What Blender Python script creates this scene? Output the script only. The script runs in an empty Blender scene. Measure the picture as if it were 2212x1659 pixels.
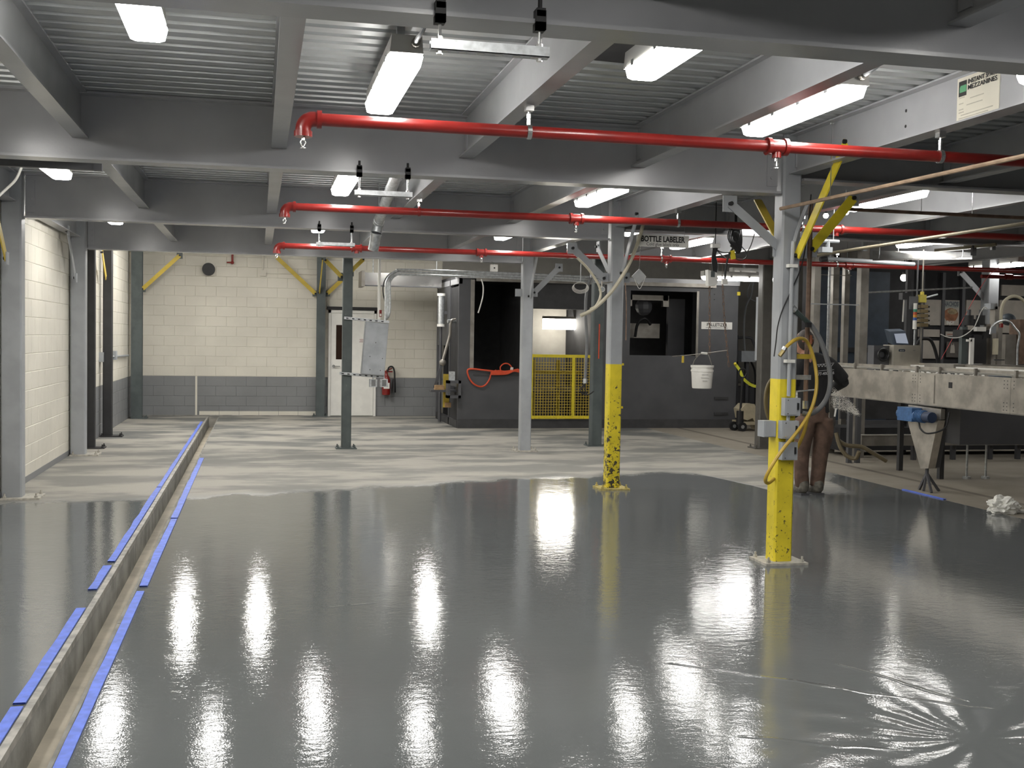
import bpy, bmesh, math, random
from mathutils import Vector, Matrix
import numpy as np

random.seed(7)
S = bpy.context.scene
COL = S.collection
PI = math.pi

# ------------------------------------------------------------------ camera, world, exposure
W, H, F = 2212, 1659, 2400.86
YAW, PITCH, ROLL, CZ = 0.22488, -0.04056, 0.01690, 1.65


def _basis():
    cy, sy, cp, sp, cr, sr = math.cos(YAW), math.sin(YAW), math.cos(PITCH), math.sin(PITCH), math.cos(ROLL), math.sin(ROLL)
    fw = Vector((sy * cp, cy * cp, sp))
    r = Vector((cy, -sy, 0))
    u = r.cross(fw)
    return r * cr + u * sr, -r * sr + u * cr, fw


CR, CU, CF = _basis()
EYE = Vector((0, 0, CZ))
cam_d = bpy.data.cameras.new('camera')
cam = bpy.data.objects.new('camera', cam_d)
COL.objects.link(cam)
cam_d.sensor_width = 36
cam_d.lens = F / W * 36
cam_d.clip_end = 200
m = Matrix((CR, CU, -CF)).transposed().to_4x4()
m.translation = EYE
cam.matrix_world = m
S.camera = cam

world = bpy.data.worlds.new('world')
S.world = world
world.use_nodes = True
world.node_tree.nodes['Background'].inputs[0].default_value = (0.9, 0.95, 1.0, 1)
world.node_tree.nodes['Background'].inputs[1].default_value = 0.05
S.view_settings.view_transform = 'Standard'
S.view_settings.look = 'None'
S.view_settings.exposure = 0.0
S.view_settings.gamma = 1
S.view_settings.use_curve_mapping = False
LAMP = 31.0          # emission of the fluorescent diffusers


def at(px, py, X=None, Y=None, Z=None):
    """surveying helper: where the sight line through a point of the photograph meets a real plane"""
    d = CR * ((px - W / 2) / F) - CU * ((py - H / 2) / F) + CF
    t = X / d.x if X is not None else (Y / d.y if Y is not None else (Z - CZ) / d.z)
    return EYE + d * t


# ------------------------------------------------------------------ materials
MATS = {}


def nd(nt, kind, **kw):
    n = nt.nodes.new(kind)
    for k, v in kw.items():
        setattr(n, k, v)
    return n


def math_n(nt, op, a, b=None, clamp=False):
    n = nd(nt, 'ShaderNodeMath', operation=op)
    n.use_clamp = clamp
    for i, v in enumerate((a, b)):
        if v is None:
            continue
        if isinstance(v, (int, float)):
            n.inputs[i].default_value = v
        else:
            nt.links.new(v, n.inputs[i])
    return n.outputs[0]


def mixc(nt, fac, a, b):
    n = nd(nt, 'ShaderNodeMix', data_type='RGBA')
    for sock, v in ((n.inputs[0], fac), (n.inputs[6], a), (n.inputs[7], b)):
        if isinstance(v, (int, float)):
            sock.default_value = v
        elif isinstance(v, tuple):
            sock.default_value = v if len(v) == 4 else v + (1,)
        else:
            nt.links.new(v, sock)
    return n.outputs[2]


def noise(nt, vec, scale, detail=3, rough=.55):
    n = nd(nt, 'ShaderNodeTexNoise')
    n.inputs['Scale'].default_value = scale
    n.inputs['Detail'].default_value = detail
    n.inputs['Roughness'].default_value = rough
    nt.links.new(vec, n.inputs['Vector'])
    return n.outputs[0]


def sstep(nt, v, lo, hi):
    n = nd(nt, 'ShaderNodeMapRange', interpolation_type='SMOOTHSTEP')
    nt.links.new(v, n.inputs[0])
    n.inputs[1].default_value, n.inputs[2].default_value = lo, hi
    return n.outputs[0]


def pm(name, col, rough=.5, metal=0., var=.12, scale=6., bump=0., bscale=60., coat=0., wear=None, spec=.5, low=0.):
    """paint / metal / plastic with a noise of tone and a fine relief; wear = (colour, scale, threshold)"""
    if name in MATS:
        return MATS[name]
    mt = bpy.data.materials.new(name)
    mt.use_nodes = True
    nt = mt.node_tree
    b = nt.nodes['Principled BSDF']
    tc = nd(nt, 'ShaderNodeNewGeometry').outputs['Position']
    n = noise(nt, tc, scale)
    c0 = tuple(max(0, c * (1 - var)) for c in col)
    c1 = tuple(min(1, c * (1 + var)) for c in col)
    c = mixc(nt, sstep(nt, n, .3, .7), c0, c1)
    if wear:
        wn = noise(nt, tc, wear[1], 6, .7)
        if low:                       # knocks and scrapes gather on the lower part
            sz = nd(nt, 'ShaderNodeSeparateXYZ')
            nt.links.new(tc, sz.inputs[0])
            wn = math_n(nt, 'ADD', wn, math_n(nt, 'MULTIPLY', math_n(nt, 'SUBTRACT', .75, sz.outputs[2]), low))
        w = sstep(nt, wn, wear[2], wear[2] + .03)
        c = mixc(nt, w, c, wear[0])
    nt.links.new(c, b.inputs['Base Color'])
    b.inputs['Roughness'].default_value = rough
    b.inputs['Metallic'].default_value = metal
    b.inputs['Specular IOR Level'].default_value = spec
    b.inputs['Coat Weight'].default_value = coat
    if bump:
        bp = nd(nt, 'ShaderNodeBump')
        bp.inputs['Distance'].default_value = bump
        nt.links.new(noise(nt, tc, bscale, 4), bp.inputs['Height'])
        nt.links.new(bp.outputs[0], b.inputs['Normal'])
    MATS[name] = mt
    return mt


def emit(name, col, strength):
    mt = bpy.data.materials.new(name)
    mt.use_nodes = True
    nt = mt.node_tree
    nt.nodes.remove(nt.nodes['Principled BSDF'])
    e = nd(nt, 'ShaderNodeEmission')
    e.inputs[0].default_value = col + (1,)
    e.inputs[1].default_value = strength
    nt.links.new(e.outputs[0], nt.nodes['Material Output'].inputs[0])
    MATS[name] = mt
    return mt


GREY = pm('grey_steel_paint', (.37, .375, .39), .24, var=.05, scale=2.5, bump=.0004, bscale=60)
GREYC = pm('grey_column_paint', (.33, .345, .36), .4, var=.08, scale=4, bump=.0006, bscale=45)
DECK = pm('galvanised_deck', (.55, .57, .57), .36, .7, var=.08, scale=3.0)
GALV = pm('galvanised_steel', (.55, .57, .58), .4, .8, var=.18, scale=25)
STEEL = pm('stainless', (.52, .49, .44), .33, .85, var=.22, scale=5, wear=((.30, .24, .18), 2.2, .66))
STEELD = pm('stainless_dull', (.30, .28, .25), .45, .6, var=.2, scale=4)
CHROME = pm('bright_metal', (.75, .75, .74), .2, .95, var=.1)
RED = pm('red_pipe_paint', (.215, .013, .010), .33, var=.1, scale=9, coat=.3)
YEL = pm('yellow_paint', (.74, .60, .035), .38, var=.08, scale=7, wear=((.06, .05, .03), 30, .63), low=.07)
YELW = pm('yellow_paint_chipped', (.68, .55, .03), .42, var=.1, scale=7, wear=((.045, .04, .03), 20, .56), low=.10)
YELD = pm('yellow_brace_paint', (.52, .38, .045), .45, var=.12, scale=6)
DKGRN = pm('dark_green_steel', (.075, .09, .09), .5, var=.15, scale=5, wear=((.16, .17, .17), 20, .68))
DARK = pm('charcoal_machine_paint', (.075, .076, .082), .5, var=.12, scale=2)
DARKP = pm('charcoal_plinth', (.045, .045, .047), .6, var=.15)
BLACK = pm('black_rubber', (.012, .012, .013), .55, var=.2)
VOID = pm('near_black_lining', (.022, .022, .024), .8, var=.2)  # near-black colour for linings, bases and frames
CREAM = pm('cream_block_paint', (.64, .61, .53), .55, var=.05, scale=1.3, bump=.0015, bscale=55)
DADO = pm('grey_dado_paint', (.20, .205, .21), .5, var=.06, scale=1.5, bump=.0015, bscale=55)
MORT = pm('cream_joint_paint', (.59, .56, .48), .7, var=.06)
MORTD = pm('grey_joint_paint', (.18, .185, .19), .7, var=.06)
WHITE = pm('white_paint', (.78, .77, .72), .4, var=.04)
WPLAS = pm('white_plastic', (.74, .73, .69), .4, var=.05)
HOUS = pm('fixture_housing', (.50, .49, .46), .45, var=.05)
GBOX = pm('grey_box_paint', (.33, .35, .37), .4, var=.08)
TAPE = pm('blue_tape', (.12, .20, .72), .5, var=.14, scale=16)
CONC = pm('trench_concrete', (.24, .235, .215), .75, var=.3, scale=4, bump=.002, bscale=40)
TAN = pm('trench_bottom', (.40, .36, .285), .7, var=.18, scale=3, bump=.002, bscale=30)
RAIL = pm('trench_rail_steel', (.36, .35, .32), .5, .3, var=.35, scale=9)
RUST = pm('rusty_pipe', (.15, .095, .065), .6, .2, var=.3, scale=12)
TANP = pm('tan_pipe', (.33, .235, .16), .5, .1, var=.2, scale=12)
YHOSE = pm('yellow_hose', (.50, .34, .05), .45, var=.12)
GHOSE = pm('grey_hose', (.16, .165, .17), .5, var=.1)
CHOSE = pm('cream_hose', (.52, .48, .36), .5, var=.1)
ORNG = pm('orange_cord', (.62, .08, .03), .5)
BLUE = pm('blue_motor', (.045, .12, .27), .45, var=.2, scale=14)
NAVY = pm('navy_panel', (.035, .05, .072), .55, var=.15)
WOOD = pm('bare_wood', (.38, .24, .12), .7, var=.2, scale=20)
BROWNC = pm('brown_work_trousers', (.115, .07, .05), .85, var=.3, scale=9, bump=.006, bscale=14)
SHIRT = pm('black_cotton', (.012, .012, .013), .85, var=.3, scale=10, bump=.008, bscale=9)
SKIN = pm('skin', (.50, .26, .18), .5, var=.08)
HAIR = pm('brown_hair', (.028, .018, .012), .6, var=.3, scale=60, bump=.004, bscale=120)
BOOT = pm('dusty_boots', (.13, .12, .10), .8, var=.35, scale=20)
PAPER = pm('cream_paper', (.66, .63, .53), .6, var=.03)
TXT = pm('black_print', (.02, .02, .02), .6)
TXTW = pm('white_print', (.45, .45, .46), .6)
GREEN = pm('green_print', (.10, .34, .17), .6)
TANJ = pm('tan_jack_paint', (.42, .37, .26), .5, var=.12)
WALLD = pm('brownish_block_paint', (.30, .285, .255), .7, var=.06)  # dull brownish paint of the right back wall and gate bay panel
LENS = emit('lit_diffuser', (1.0, .975, .93), LAMP)
LENSR = emit('boosted_rear_diffuser', (1.0, .975, .93), LAMP * 2.0)  # rear diffusers, strength raised to brighten the back wall
LENSD = emit('lit_bulb', (1.0, .95, .85), LAMP * .9)
SCREEN = emit('lit_screen', (.55, .60, .70), .5)

# ------------------------------------------------------------------ geometry helpers
OFF = {}


class MB:
    def __init__(self):
        self.v, self.f = [], []

    def add(self, vs, fs):
        o = len(self.v)
        self.v += [tuple(x) for x in vs]
        self.f += [tuple(i + o for i in f) for f in fs]
        return self

    def box(self, x0, x1, y0, y1, z0, z1):
        return self.add([(x0, y0, z0), (x1, y0, z0), (x1, y1, z0), (x0, y1, z0), (x0, y0, z1), (x1, y0, z1), (x1, y1, z1), (x0, y1, z1)],
                        [(3, 2, 1, 0), (4, 5, 6, 7), (0, 1, 5, 4), (1, 2, 6, 5), (2, 3, 7, 6), (3, 0, 4, 7)])

    def bar(self, p0, p1, w, t, side=(0, 0, 1)):
        """rectangular bar p0-p1; w along side, t across"""
        p0, p1 = Vector(p0), Vector(p1)
        d = (p1 - p0).normalized()
        s = Vector(side)
        s = (s - d * s.dot(d)).normalized()
        n = d.cross(s)
        a, b = s * w / 2, n * t / 2
        vs = [p + e for p in (p0, p1) for e in (-a - b, a - b, a + b, -a + b)]
        return self.add(vs, [(3, 2, 1, 0), (4, 5, 6, 7), (0, 1, 5, 4), (1, 2, 6, 5), (2, 3, 7, 6), (3, 0, 4, 7)])

    def tube(self, pts, r, n=8, r2=None, cap=True):
        pts = [Vector(p) for p in pts]
        d0 = (pts[1] - pts[0]).normalized()
        s = Vector((0, 0, 1)) if abs(d0.z) < .9 else Vector((1, 0, 0))
        s = (s - d0 * s.dot(d0)).normalized()
        vs, k = [], len(pts)
        for i, p in enumerate(pts):
            d = (pts[min(i + 1, k - 1)] - pts[max(i - 1, 0)]).normalized()
            s = (s - d * s.dot(d)).normalized()
            q = d.cross(s)
            rr = r if r2 is None else r + (r2 - r) * i / (k - 1)
            vs += [p + (s * math.cos(2 * PI * j / n) + q * math.sin(2 * PI * j / n)) * rr for j in range(n)]
        fs = [(i * n + j, i * n + (j + 1) % n, (i + 1) * n + (j + 1) % n, (i + 1) * n + j) for i in range(k - 1) for j in range(n)]
        if cap:
            fs += [tuple(range(n))[::-1], tuple(range((k - 1) * n, k * n))]
        return self.add(vs, fs)

    def cyl(self, p0, p1, r, n=12, r2=None):
        return self.tube([p0, p1], r, n, r2)

    def curve(self, pts, r, n=7, seg=6):
        return self.tube(spline(pts, seg), r, n)

    def lathe(self, prof, c=(0, 0, 0), n=20, axis='z'):
        c = Vector(c)
        vs = []
        for r, z in prof:
            for j in range(n):
                a = 2 * PI * j / n
                x, y = r * math.cos(a), r * math.sin(a)
                vs.append(c + (Vector((x, y, z)) if axis == 'z' else Vector((x, z, y)) if axis == 'y' else Vector((z, x, y))))
        k = len(prof)
        fs = [(i * n + j, i * n + (j + 1) % n, (i + 1) * n + (j + 1) % n, (i + 1) * n + j) for i in range(k - 1) for j in range(n)]
        fs += [tuple(range(n))[::-1], tuple(range((k - 1) * n, k * n))]
        return self.add(vs, fs)

    def prism(self, poly, vec):
        n = len(poly)
        v = Vector(vec)
        vs = [Vector(p) for p in poly] + [Vector(p) + v for p in poly]
        fs = [tuple(range(n))[::-1], tuple(range(n, 2 * n))] + [(i, (i + 1) % n, n + (i + 1) % n, n + i) for i in range(n)]
        return self.add(vs, fs)

    def ball(self, c, r, nu=10, nv=7, sc=(1, 1, 1)):
        prof = [(max(1e-4, math.sin(PI * i / nv)) * r, -math.cos(PI * i / nv) * r) for i in range(nv + 1)]
        o = len(self.v)
        self.lathe(prof, (0, 0, 0), nu)
        c = Vector(c)
        for i in range(o, len(self.v)):
            x, y, z = self.v[i]
            self.v[i] = (x * sc[0] + c.x, y * sc[1] + c.y, z * sc[2] + c.z)
        return self

    def ibeam(self, axis, a0, a1, c, z0, z1, fw, tf, tw):
        """I-section along axis x or y, centred on c"""
        h = fw / 2
        k = tw / 2
        sec = [(-h, z0), (h, z0), (h, z0 + tf), (k, z0 + tf), (k, z1 - tf), (h, z1 - tf), (h, z1), (-h, z1), (-h, z1 - tf), (-k, z1 - tf), (-k, z0 + tf), (-h, z0 + tf)]
        if axis == 'x':
            return self.prism([(a0, c + p, q) for p, q in sec], (a1 - a0, 0, 0))
        return self.prism([(c + p, a0, q) for p, q in sec], (0, a1 - a0, 0))

    def hcol(self, x, y, s, z0, z1, t=.012):
        h = s / 2
        k = t / 2
        sec = [(-h, -h), (h, -h), (h, -h + t), (k, -h + t), (k, h - t), (h, h - t), (h, h), (-h, h), (-h, h - t), (-k, h - t), (-k, -h + t), (-h, -h + t)]
        return self.prism([(x + p, y + q, z0) for p, q in sec], (0, 0, z1 - z0))

    def tubecol(self, x, y, s, z0, z1, c=.014):
        h = s / 2
        sec = [(-h + c, -h), (h - c, -h), (h, -h + c), (h, h - c), (h - c, h), (-h + c, h), (-h, h - c), (-h, -h + c)]
        return self.prism([(x + p, y + q, z0) for p, q in sec], (0, 0, z1 - z0))

    def build(self, name, mt, parent=None, smooth=False, loc=None):
        o_ = OFF.get(parent.name, Vector()) if parent else Vector(loc or (0, 0, 0))
        me = bpy.data.meshes.new(name)
        me.from_pydata([tuple(Vector(p) - o_) for p in self.v], [], self.f)
        bm = bmesh.new()
        bm.from_mesh(me)
        bmesh.ops.recalc_face_normals(bm, faces=bm.faces)
        bm.to_mesh(me)
        bm.free()
        me.materials.append(mt)
        if smooth:
            for p in me.polygons:
                p.use_smooth = True
            me.set_sharp_from_angle(angle=.7)
        o = bpy.data.objects.new(name, me)
        COL.objects.link(o)
        if parent:
            o.parent = parent
        else:
            o.location = o_
        OFF[o.name] = o_
        return o


def spline(pts, seg=6):
    pts = [Vector(p) for p in pts]
    p = [pts[0] * 2 - pts[1]] + pts + [pts[-1] * 2 - pts[-2]]
    out = []
    for i in range(1, len(p) - 2):
        for k in range(seg):
            t = k / seg
            a, b, c, d = p[i - 1], p[i], p[i + 1], p[i + 2]
            out.append(.5 * ((2 * b) + (c - a) * t + (2 * a - 5 * b + 4 * c - d) * t * t + (3 * b - a - 3 * c + d) * t ** 3))
    out.append(pts[-1])
    return out


def tag(o, label, cat, group=None):
    o['label'] = label
    o['category'] = cat
    o['kind'] = 'thing'
    if group:
        o['group'] = group
    return o


def thing(name, label, cat, loc, group=None):
    o = bpy.data.objects.new(name, None)
    COL.objects.link(o)
    o.empty_display_size = .1
    o.location = loc
    OFF[o.name] = Vector(loc)
    return tag(o, label, cat, group)


def struct(o):
    o['kind'] = 'structure'
    return o


def copy_tree(o, loc=None, parent=None):
    c = o.copy()
    COL.objects.link(c)
    if parent:
        c.parent = parent
    if loc is not None:
        c.location = loc
    for ch in list(o.children):
        copy_tree(ch, None, c)
    return c


def text_mesh(body, size, origin, right, up, mt, name, parent, bold=.0, width=None, align='CENTER', lift=.002):
    """flat lettering lying on a surface: glyph outlines turned into a thin mesh"""
    cu = bpy.data.curves.new('lettering_source', 'FONT')
    cu.body = body
    cu.size = size
    cu.align_x = align
    cu.align_y = 'CENTER'
    cu.offset = bold
    cu.resolution_u = 3
    t = bpy.data.objects.new('lettering_source', cu)
    COL.objects.link(t)
    bpy.context.view_layer.update()
    me = bpy.data.meshes.new_from_object(t.evaluated_get(bpy.context.evaluated_depsgraph_get()))
    bpy.data.objects.remove(t)
    r, u = Vector(right).normalized(), Vector(up).normalized()
    n = r.cross(u)
    o_ = OFF.get(parent.name, Vector()) if parent else Vector()
    xs = [v.co.x for v in me.vertices] or [0]
    k = 1 if not width else width / max(1e-6, max(xs) - min(xs))
    for v in me.vertices:
        v.co = Vector(origin) + r * v.co.x * k + u * v.co.y + n * lift - o_
    me.materials.clear()
    me.materials.append(mt)
    o = bpy.data.objects.new(name, me)
    COL.objects.link(o)
    if parent:
        o.parent = parent
    return o

# ------------------------------------------------------------------ floor: wet resin, sanded resin, bare concrete
def floor_material():
    mt = bpy.data.materials.new('resin_floor')
    mt.use_nodes = True
    nt = mt.node_tree
    b = nt.nodes['Principled BSDF']
    pos = nd(nt, 'ShaderNodeNewGeometry').outputs['Position']
    sx = nd(nt, 'ShaderNodeSeparateXYZ')
    nt.links.new(pos, sx.inputs[0])
    X, Y = sx.outputs[0], sx.outputs[1]

    def scaled(v):
        mp = nd(nt, 'ShaderNodeVectorMath', operation='MULTIPLY')
        nt.links.new(pos, mp.inputs[0])
        mp.inputs[1].default_value = v
        return mp.outputs[0]
    # edge of the wet resin as a curve Y(X)
    fc = nd(nt, 'ShaderNodeFloatCurve')
    pts = [(-3, 11.2), (-2.2, 11.25), (-.9, 11.35), (0, 11.5), (1.0, 11.9), (2.27, 12.35), (3.6, 12.75), (5.2, 12.95), (5.55, 11.9), (5.9, 11.0), (6.3, 11.05), (6.8, 12.1), (7.3, 12.6), (9, 12.6)]
    cv = fc.mapping.curves[0]
    while len(cv.points) > 2:
        cv.points.remove(cv.points[1])
    nrm = [((x + 3) / 12, (y - 9) / 5) for x, y in pts]
    cv.points[0].location, cv.points[1].location = nrm[0], nrm[-1]
    for p in nrm[1:-1]:
        cv.points.new(*p)
    fc.mapping.update()
    nt.links.new(math_n(nt, 'DIVIDE', math_n(nt, 'ADD', X, 3.0), 12.0), fc.inputs['Value'])
    yb = math_n(nt, 'ADD', math_n(nt, 'MULTIPLY', fc.outputs[0], 5.0), 9.0)
    n_e = math_n(nt, 'MULTIPLY', math_n(nt, 'SUBTRACT', noise(nt, scaled((1.1, .5, 1)), 1.5, 4), .5), 1.1)
    d = math_n(nt, 'ADD', math_n(nt, 'SUBTRACT', Y, yb), n_e)
    sand = sstep(nt, d, -.10, .50)
    # sanded resin: pale broadcast with soaked grey patches
    patch = sstep(nt, noise(nt, scaled((.5, 1.05, 1)), 1.35, 5, .6), .41, .60)
    far = sstep(nt, Y, 13.0, 19.5)
    patch = math_n(nt, 'MULTIPLY', patch, math_n(nt, 'ADD', math_n(nt, 'MULTIPLY', far, .30), .62), True)
    grain = noise(nt, pos, 70, 2)
    pale = mixc(nt, grain, (.31, .295, .26), (.39, .37, .33))
    cs = mixc(nt, patch, pale, (.125, .13, .128))
    wetc = mixc(nt, noise(nt, pos, .9, 3), (.118, .126, .127), (.148, .157, .157))
    c = mixc(nt, sand, wetc, cs)
    # bare concrete beyond the masked edge at X = 7.2
    bare = sstep(nt, math_n(nt, 'ADD', X, math_n(nt, 'MULTIPLY', noise(nt, pos, 9, 2), .02)), 7.20, 7.215)
    tr = math_n(nt, 'ABSOLUTE', math_n(nt, 'SUBTRACT', X, 7.86))
    track = math_n(nt, 'SUBTRACT', 1.0, sstep(nt, tr, .03, .07))
    cb = mixc(nt, noise(nt, pos, 2.3, 5), (.21, .185, .15), (.33, .30, .25))
    cb = mixc(nt, math_n(nt, 'MULTIPLY', track, .7), cb, (.10, .085, .07))
    c = mixc(nt, bare, c, cb)
    nt.links.new(c, b.inputs['Base Color'])
    dry = math_n(nt, 'MAXIMUM', math_n(nt, 'MULTIPLY', sand, .95), bare)
    rg = math_n(nt, 'ADD', math_n(nt, 'MULTIPLY', dry, .68), .055)
    nt.links.new(rg, b.inputs['Roughness'])
    sp = math_n(nt, 'SUBTRACT', .5, math_n(nt, 'MULTIPLY', dry, .3))
    nt.links.new(sp, b.inputs['Specular IOR Level'])
    # relief of the wet film: squeegee swells, roller grain, and ridges dragged with the squeegee
    h = math_n(nt, 'MULTIPLY', noise(nt, scaled((1, .75, 1)), 3.2, 2, .5), .0016)
    h = math_n(nt, 'ADD', h, math_n(nt, 'MULTIPLY', noise(nt, scaled((.8, 1.25, 1)), 17, 3, .6), .0009))
    h = math_n(nt, 'ADD', h, math_n(nt, 'MULTIPLY', noise(nt, pos, 110, 2), .00027))
    ang = math_n(nt, 'ARCTAN2', math_n(nt, 'SUBTRACT', Y, 4.05), math_n(nt, 'SUBTRACT', X, 2.95))
    rad = math_n(nt, 'SQRT', math_n(nt, 'ADD', math_n(nt, 'POWER', math_n(nt, 'SUBTRACT', X, 2.95), 2), math_n(nt, 'POWER', math_n(nt, 'SUBTRACT', Y, 4.05), 2)))
    fan = math_n(nt, 'SINE', math_n(nt, 'ADD', math_n(nt, 'MULTIPLY', ang, 15.0), math_n(nt, 'MULTIPLY', noise(nt, pos, 2.0, 2), 7)))
    fade = math_n(nt, 'MULTIPLY', sstep(nt, rad, .05, .3), math_n(nt, 'SUBTRACT', 1.0, sstep(nt, rad, .45, 1.35)))
    h = math_n(nt, 'ADD', h, math_n(nt, 'MULTIPLY', math_n(nt, 'MULTIPLY', fan, fade), .0012))
    for (x0, y0), (x1, y1), a in (((2.05, 5.35), (2.75, 4.75), .0016), ((1.95, 4.28), (2.65, 3.95), .0016), ((.35, 6.75), (.75, 6.85), .0010), ((2.45, 5.0), (3.3, 4.35), .0014), ((2.9, 5.2), (3.25, 4.45), .0012)):
        ln = math.hypot(x1 - x0, y1 - y0)
        ux, uy = (x1 - x0) / ln, (y1 - y0) / ln
        dx, dy = math_n(nt, 'SUBTRACT', X, x0), math_n(nt, 'SUBTRACT', Y, y0)
        along = math_n(nt, 'ADD', math_n(nt, 'MULTIPLY', dx, ux), math_n(nt, 'MULTIPLY', dy, uy))
        acr = math_n(nt, 'ABSOLUTE', math_n(nt, 'ADD', math_n(nt, 'SUBTRACT', math_n(nt, 'MULTIPLY', dx, uy), math_n(nt, 'MULTIPLY', dy, ux)), math_n(nt, 'MULTIPLY', math_n(nt, 'SUBTRACT', noise(nt, pos, 2.5, 2), .5), .12)))
        rd = math_n(nt, 'SUBTRACT', 1.0, sstep(nt, acr, .0, .022))
        wn = math_n(nt, 'MULTIPLY', sstep(nt, along, 0, .1), math_n(nt, 'SUBTRACT', 1.0, sstep(nt, along, ln - .1, ln)))
        h = math_n(nt, 'ADD', h, math_n(nt, 'MULTIPLY', math_n(nt, 'MULTIPLY', rd, wn), a))
    wet = math_n(nt, 'SUBTRACT', 1.0, dry)
    h = math_n(nt, 'ADD', math_n(nt, 'MULTIPLY', h, wet), math_n(nt, 'MULTIPLY', math_n(nt, 'MULTIPLY', grain, dry), .0012))
    bp = nd(nt, 'ShaderNodeBump')
    bp.inputs['Distance'].default_value = 1.0
    nt.links.new(h, bp.inputs['Height'])
    nt.links.new(bp.outputs[0], b.inputs['Normal'])
    return mt


FLOOR = floor_material()
g = MB()
g.box(-2.9, -.985, -8, 23.3, -.4, 0).box(-.75, 17, -8, 23.3, -.4, 0).box(-.985, -.75, 22.9, 23.3, -.4, 0).box(-.985, -.75, -8, -4, -.4, 0)
floor = struct(g.build('floor', FLOOR))

# trench drain cut through the floor
tr = thing('trench_drain', 'open narrow concrete drain trench running back through the floor', 'drain', (-.87, 9, 0))
MB().box(-.95, -.75, -4, 22.9, -.4, -.215).build('channel_bottom', TAN, tr)
y = -4.0
k = 0
while y < 22.8:
    y1 = min(y + 1.72 + .5 * (k % 3), 22.88)
    MB().box(-.985, -.95, y, y1 - .012, -.4, -.035).build('side_panel', CONC, tr)
    MB().box(-.77, -.7505, y, y1 - .012, -.4, -.004).build('side_panel', CONC, tr)
    MB().box(-.984, -.949, y, y1 - .006, -.034, .004).build('edge_rail', RAIL, tr)
    y, k = y1, k + 1


def tape(x0, x1, y0, y1, label, jag=.012):
    g = MB()
    n = max(3, int((y1 - y0) / .35))
    L = [(x0 + random.uniform(-jag, jag) * .5, y0 + (y1 - y0) * i / n) for i in range(n + 1)]
    R_ = [(x1, y0 + (y1 - y0) * i / n) for i in range(n + 1)]
    vs = [(x, yy, .0015) for x, yy in L] + [(x, yy, .0035) for x, yy in R_] + [(x, yy, .0095) for x, yy in L] + [(x, yy, .0095) for x, yy in R_]
    n1 = n + 1
    fs = []
    for i in range(n):
        fs += [(i, i + 1, n1 + i + 1, n1 + i), (2 * n1 + i, 3 * n1 + i, 3 * n1 + i + 1, 2 * n1 + i + 1), (i, 2 * n1 + i, 2 * n1 + i + 1, i + 1), (n1 + i, n1 + i + 1, 3 * n1 + i + 1, 3 * n1 + i)]
    g.add(vs, fs)
    return tag(g.build('masking_tape', TAPE, loc=(x0, y0, 0)), label, 'tape', 'masking tape strips')


tape(-1.04, -.99, 3.2, 5.15, 'blue masking tape left of the trench, strip nearest the camera')
tape(-1.038, -.99, 5.2, 6.95, 'blue masking tape left of the trench, long second strip from the camera')
tape(-1.048, -.995, 7.45, 8.2, 'short loose blue masking tape piece left of the trench, halfway along the wet floor')
tape(-1.045, -.992, 8.35, 12.3, 'blue masking tape left of the trench, beside the left column base')
tape(-1.04, -.995, 12.35, 21.5, 'blue masking tape left of the trench, farthest strip on the sanded floor')
tape(-.745, -.695, 3.2, 7.35, 'blue masking tape right of the trench, long strip nearest the camera')
tape(-.745, -.69, 7.5, 10.2, 'blue masking tape right of the trench, middle strip on the wet floor')
tape(-.745, -.69, 10.25, 15.2, 'blue masking tape right of the trench, far strip reaching the sanded floor')
tape(7.19, 7.225, 10.55, 11.35, 'small blue masking tape piece at foot of the conveyor stand')

# ------------------------------------------------------------------ ceiling: corrugated deck under a slab
XJ = [-2.36, -1.13, .125, 1.40, 2.66, 3.87, 5.15, 6.42, 7.68, 8.94, 10.2]
YG = [3.91, 7.69, 11.79, 15.89]
ZB, ZT, ZBR = 2.755, 3.19, 2.86          # girder bottom, underside of deck
ceil = struct(MB().box(-2.9, 10.3, -1.5, 16.1, 3.27, 3.38).build('ceiling', pm('slab_concrete', (.3, .3, .3), .8)))


def sheet(x0, x1, y0, y1):
    pitch, low, dz, s = .150, .088, .060, .010
    prof, y = [], y0
    while y < y1 - .01:
        for yy, zz in ((0, 0), (low, 0), (low + s, dz), (pitch - s, dz)):
            if y + yy < y1:
                prof.append((y + yy, ZT + .002 + zz))
        y += pitch
    prof.append((y1, ZT + .002))
    n = len(prof)
    g = MB()
    g.add([(x0, a, b) for a, b in prof] + [(x1, a, b) for a, b in prof], [(i, i + 1, n + i + 1, n + i) for i in range(n - 1)])
    return g.build('deck_sheet', DECK, ceil)


for i in range(len(XJ) - 1):
    for j in range(3):
        sheet(XJ[i], XJ[i + 1] - .002, YG[j] + .0, YG[j + 1] - .002)
sheet(-2.6, 10.2, -1.4, YG[0])
MB().prism([at(1258, 84, Z=ZT - .014), at(1404, 92, Z=ZT - .014), at(1348, 137, Z=ZT - .014), at(1252, 127, Z=ZT - .014)], (0, 0, .01)).build('dark_patch', DARKP, ceil)  # thin dark quad set just under the deck near the first girder
struct(MB().box(-2.9, 17, 16.1, 23.4, 5.0, 5.1).build('ceiling', pm('roof_underside', (.12, .12, .12), .8)))
struct(MB().box(10.3, 17, -1.5, 16.1, 4.2, 4.3).build('ceiling', MATS['roof_underside']))

# ------------------------------------------------------------------ girders and joists
ORD = ['nearest', 'second', 'third', 'farthest']


def bolt_at(p, ax, parent, r=.011):
    v = Vector(ax)
    g = MB().cyl(Vector(p), Vector(p) + v * .014, r, 6)
    return g.build('bolt', parent=parent, mt=GREY)


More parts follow.
